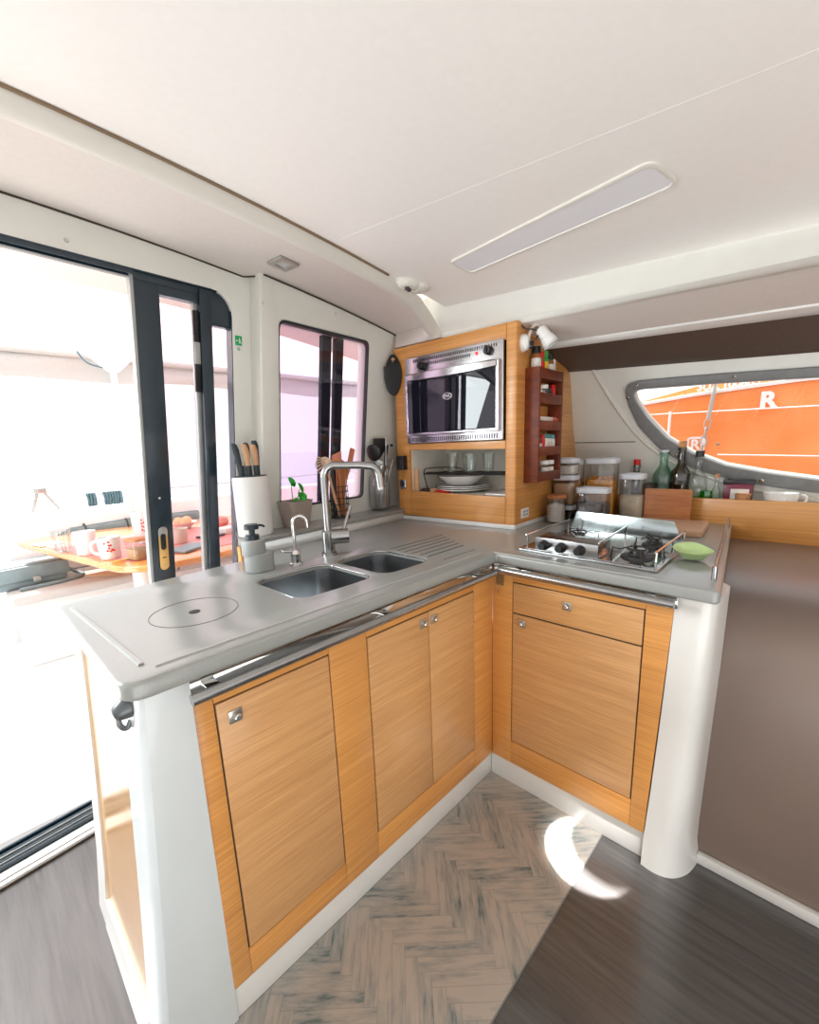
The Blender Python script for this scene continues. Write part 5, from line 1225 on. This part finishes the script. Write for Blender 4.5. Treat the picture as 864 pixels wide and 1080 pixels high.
bm = B(); cyl(bm, (-.05, 0, .004), (.05, .02, .004), .004, n=8); o = obj('pencil', bm, 'yellow'); o.location = (-.715, 1.66, TZ); tag(o, 'short yellow pencil in front of the dotted mug', 'pencil')
packet('paper_sheet', 'white sheet of paper at the far left tip of the table', (-.90, 2.62, TZ), (.12, .16, .003), 'paper', R(10))
# bag and straw disc on the bench
bg = thing('leather_bag', 'grey blue leather satchel with flap lying on the bench', 'bag', (-.99, 2.86, .45), R(8))
bm = B(); box(bm, -.20, .17, -.10, .14, 0, .13, .03, 3); obj('bag_body', bm, 'bag', bg)
bm = plate([rounded([(-.21, -.07), (.18, -.07), (.17, .16), (-.20, .16)], .03)], .125, .142, .006); obj('flap', bm, 'bag', bg)
bm = B(); box(bm, -.21, .18, -.115, -.095, .05, .14, .008); obj('flap_front', bm, 'bag', bg)
bm = B(); box(bm, -.02, .02, -.125, -.112, .03, .07, .004); obj('buckle', bm, 'alu', bg)
bm = B(); tube(bm, smooth_path([(.17, 0, .08), (.24, -.04, .02), (.26, -.12, .012), (.10, -.17, .012), (-.10, -.16, .012)]), .012, 8); obj('strap', bm, 'bag', bg)
bm = B(); lathe(bm, [(0, 0), (.17, 0), (.175, .006), (.17, .010), (0, .010)], 40); o = obj('straw_mat', bm, 'wicker'); o.location = (-.56, 2.80, .45); tag(o, 'round straw place mat lying on the grey bench cushion', 'mat')

# sea and neighbouring orange boat
bm = B(); box(bm, -900, 900, 3.7, 1500, -1.3, -1.2); o = obj('sea', bm, 'sea', smooth=False); tag(o, 'pale rippled sea stretching to the horizon', 'sea'); o['kind'] = 'stuff'
bm = B(); box(bm, 1.6, 900, -900, 3.7, -1.3, -1.2); o = obj('sea', bm, 'sea', smooth=False); tag(o, 'pale water alongside the orange boat', 'sea'); o['kind'] = 'stuff'
ob_ = thing('orange_boat', 'orange sided boat moored alongside, seen through the pointed window', 'boat', (0, 0, 0))
bm = B(); g = []
for y in lin(2.0, -4.5, 26):
    zt_ = 1.455 + .0 if y > .2 else 1.455 + .06 * min(1, (.2 - y) / .8) ** .6
    g.append([bm.verts.new((2.2 + .10 * ((z_ - zt_) / 1.6) ** 2, y, z_)) for z_ in [zt_ - k * .2 for k in range(13)]] + [])
for a, b in zip(g, g[1:]):
    for k in range(12): bm.faces.new((a[k], a[k + 1], b[k + 1], b[k]))
obj('hull', bm, 'orange', ob_)
bm = B(); g = []
for y in lin(2.0, -4.5, 26):
    zt_ = 1.455 if y > .2 else 1.455 + .06 * min(1, (.2 - y) / .8) ** .6
    g.append([bm.verts.new(p) for p in ((2.185, y, zt_ - .018), (2.18, y, zt_), (2.20, y, zt_ + .004), (2.9, y, zt_ + .02))])
for a, b in zip(g, g[1:]):
    for k in range(3): bm.faces.new((a[k], a[k + 1], b[k + 1], b[k]))
obj('gunwale', bm, 'extw', ob_)
bm = plate([[(.42, 1.45), (-.15, 1.56), (-.5, 1.85), (-4.5, 1.95), (-4.5, 1.40), (.42, 1.40)]], 0, .05, 0, frame_m((2.35, 0, 0), (0, 1, 0), (0, 0, 1), (1, 0, 0))); sp3 = obj('cabin_side', bm, 'orange', ob_)
OBm = lambda y, z: frame_m((2.17, y, z), (0, -1, 0), (0, 0, 1), (-1, 0, 0))
bm = B(); tube(bm, [(2.165, .9, 1.39), (2.165, -2.0, 1.33)], .004, 6); obj('side_line', bm, 'logo', ob_)
bm = B(); tube(bm, [(2.165, .034, 1.386), (2.165, .034, .9)], .008, 6); obj('side_strap', bm, 'logo', ob_)
bm = B(); tube(bm, [(2.16, -.25, 1.10), (2.16, -2.0, 1.04)], .004, 6); obj('side_line', bm, 'logo', ob_)
bm = plate([rrect(-.052, .052, -.05, .05, .028), [(p[0], p[1]) for p in rrect(-.038, .030, -.036, .036, .006)]], 0, .002, 0, OBm(-.125, 1.165)); obj('emblem_ring', bm, 'logo', ob_)
text('R', .085, OBm(-.122, 1.163) @ Matrix.Translation((0, 0, .001)), 'emblem_letter', 'logo', ob_, bold=.003)
text('R', .125, OBm(-.465, 1.405), 'emblem_letter', 'logo', ob_, bold=.006)
text('3UZ 100805', .065, frame_m((2.345, -.235, 1.535), (0, -1, 0), (0, 0, 1), (-1, 0, 0)), 'registration', 'logo', ob_, bold=.002)
bm = B(); ball(bm, (2.17, -.245, 1.165), .010, n=1); obj('rivet', bm, 'greytube', ob_)
ch = thing('hanging_chain', 'galvanised chain hanging down in front of the orange boat', 'chain')
bm = B(); tube(bm, [(2.12, -.215, 1.60), (2.12, -.185, 1.32)], .008, 6); tube(bm, [(2.12, -.222, 1.60), (2.12, -.195, 1.32)], .006, 6)
obj('rod', bm, 'alu', ch)
for k in range(6):
    zc = 1.29 - k * .052; yc = -.188 + k * .006; bm = B(); v = k % 2
    tube(bm, [(2.12 + (.012 * math.cos(a) if v else 0), yc + (0 if v else .016 * math.cos(a)), zc + .034 * math.sin(a)) for a in lin(0, 2 * PI, 15)[:-1]], .005, 6, closed=True); obj('link', bm, 'alu', ch)

# ------------------------------------------------------------------ light
w = bpy.data.worlds.new('world'); bpy.context.scene.world = w; w.use_nodes = True
nt = w.node_tree; bg_ = nt.nodes['Background']
tc = nt.nodes.new('ShaderNodeTexCoord'); sp__ = nt.nodes.new('ShaderNodeSeparateXYZ'); nt.links.new(tc.outputs['Generated'], sp__.inputs[0])
rp = nt.nodes.new('ShaderNodeValToRGB'); rp.color_ramp.elements[0].position = 0; rp.color_ramp.elements[1].position = .5
rp.color_ramp.elements[0].color = (.95, .93, .95, 1); rp.color_ramp.elements[1].color = (.90, .95, 1, 1)
nt.links.new(sp__.outputs['Z'], rp.inputs[0]); nt.links.new(rp.outputs[0], bg_.inputs['Color']); bg_.inputs['Strength'].default_value = 1.7
def area(name, loc, aim, sx_, sy_, e, col=(1, 1, 1)):
    l = bpy.data.lights.new(name, 'AREA'); l.shape = 'RECTANGLE'; l.size = sx_; l.size_y = sy_; l.energy = e; l.color = col
    o = bpy.data.objects.new(name, l); C.objects.link(o); o.location = loc; o.rotation_euler = (Vector(aim) - Vector(loc)).to_track_quat('-Z', 'Y').to_euler(); return o
area('soffit_fill', (-2.0, 1.3, .5), (-.8, .45, 1.9), 1.0, .9, 14, (1, .98, .96))  # added lamp out of view in the cockpit, lifts the soffit
area('floor_fill', (-2.1, 1.35, 1.6), (-1.35, .25, 0), 1.0, .8, 42, (.90, .98, 1))  # added lamp out of view, brightens the floor inside the door
area('ceiling_fill', (-1.7, -1.9, .25), (-1.3, -1.5, 1.9), 2.2, 1.6, 44, (1, .985, .96))  # added up-light low behind the camera, fills the ceiling
su = bpy.data.lights.new('sun', 'SUN'); su.energy = 9; su.angle = R(1.5); su.color = (1, .96, .9)
suo = bpy.data.objects.new('sun', su); C.objects.link(suo); suo.rotation_euler = Vector((.04, -.62, -.78)).to_track_quat('-Z', 'Y').to_euler()
# two spots: added glow on a cabinet door, hatch sunlight through a crescent gobo
l = bpy.data.lights.new('door_glow', 'SPOT'); l.energy = 9; l.spot_size = R(11); l.spot_blend = 1; l.color = (1, .93, .8); l.shadow_soft_size = .02
o_ = bpy.data.objects.new('door_glow', l); C.objects.link(o_); o_.location = (-.75, -1.1, 1.5); o_.rotation_euler = (Vector((-.42, 0, .42)) - Vector(o_.location)).to_track_quat('-Z', 'Y').to_euler()
l = bpy.data.lights.new('hatch_sunbeam', 'SPOT'); l.energy = 60; l.spot_size = R(24); l.spot_blend = .2; l.shadow_soft_size = .004; l.use_nodes = True
so_ = bpy.data.objects.new('hatch_sunbeam', l); C.objects.link(so_); so_.location = (-.55, -.95, 1.75)
tgt = Vector((-.085, -.395, 0)); so_.rotation_euler = (tgt - Vector(so_.location)).to_track_quat('-Z', 'Y').to_euler()
nt = l.node_tree; em = nt.nodes['Emission']
tc = nt.nodes.new('ShaderNodeTexCoord'); s3 = nt.nodes.new('ShaderNodeSeparateXYZ'); nt.links.new(tc.outputs['Normal'], s3.inputs[0])
def mth(op, a, b=None):
    n = nt.nodes.new('ShaderNodeMath'); n.operation = op
    for i, v in enumerate((a, b)):
        if v is None: continue
        if isinstance(v, (int, float)): n.inputs[i].default_value = v
        else: nt.links.new(v, n.inputs[i])
    return n.outputs[0]
X = mth('DIVIDE', s3.outputs['X'], mth('ABSOLUTE', s3.outputs['Z'])); Y = mth('DIVIDE', s3.outputs['Y'], mth('ABSOLUTE', s3.outputs['Z']))
def disc(cx, cy, r_, soft):
    d = mth('SQRT', mth('ADD', mth('POWER', mth('SUBTRACT', X, cx), 2), mth('POWER', mth('SUBTRACT', Y, cy), 2)))
    n = nt.nodes.new('ShaderNodeMapRange'); nt.links.new(d, n.inputs[0]); n.inputs[1].default_value = r_; n.inputs[2].default_value = r_ + soft; n.inputs[3].default_value = 1; n.inputs[4].default_value = 0; return n.outputs[0]
GOBO = mth('ADD', mth('MULTIPLY', disc(0, 0, .060, .006), mth('SUBTRACT', 1, disc(.040, .004, .056, .02))), mth('ADD', mth('MULTIPLY', disc(0, 0, .058, .02), .05), mth('MULTIPLY', disc(.04, 0, .02, .10), .06)))
nt.links.new(mth('MULTIPLY', GOBO, 40.0), em.inputs['Strength'])

GROUPS = {'kitchen_knife': 'knives in the white block', 'dinner_plate': 'plates stacked in the niche', 'jar_lid': 'round lids at the front of the niche', 'food_container': 'clear food containers by the hull wall',
          'spice_jar': 'spice jars on top of the rack', 'small_jar': 'small jars on the second ledge', 'spice_packet': 'packets on the rack ledges', 'spice_tube': 'spice tubes on the fourth ledge', 'shaker': 'shakers on the lowest ledge',
          'dotted_mug': 'mugs on the cockpit table', 'white_mug': 'mugs on the cockpit table', 'screw_cap': 'screws in the aft wall', 'orange_fruit': 'fruit in the cockpit bowl', 'rope_hank': 'ropes on the lifeline', 'drinking_glass': 'tumblers on the wire shelf'}
for o_ in list(C.objects):
    if o_.parent is None and 'label' in o_:
        b_ = o_.name.split('.')[0]
        if b_ in GROUPS: o_['group'] = GROUPS[b_]
        elif o_.get('category') in ('spatula', 'ladle', 'spoon', 'tongs', 'whisk', 'fork') and 'glass jar' in o_['label']: o_['group'] = 'utensils in the glass jar'
        elif 'wire basket' in o_['label'] and o_.get('category') != 'basket': o_['group'] = 'tools in the wire basket'
vs = bpy.context.scene.view_settings; vs.view_transform = 'Standard'; vs.look = 'None'; vs.exposure = 0; vs.gamma = 1
try:
    bpy.context.scene.cycles.max_bounces = 10; bpy.context.scene.cycles.transparent_max_bounces = 24
    bpy.context.scene.cycles.use_denoising = True; bpy.context.scene.cycles.caustics_reflective = False; bpy.context.scene.cycles.caustics_refractive = False
    bpy.context.scene.cycles.sample_clamp_indirect = 6
except Exception: pass
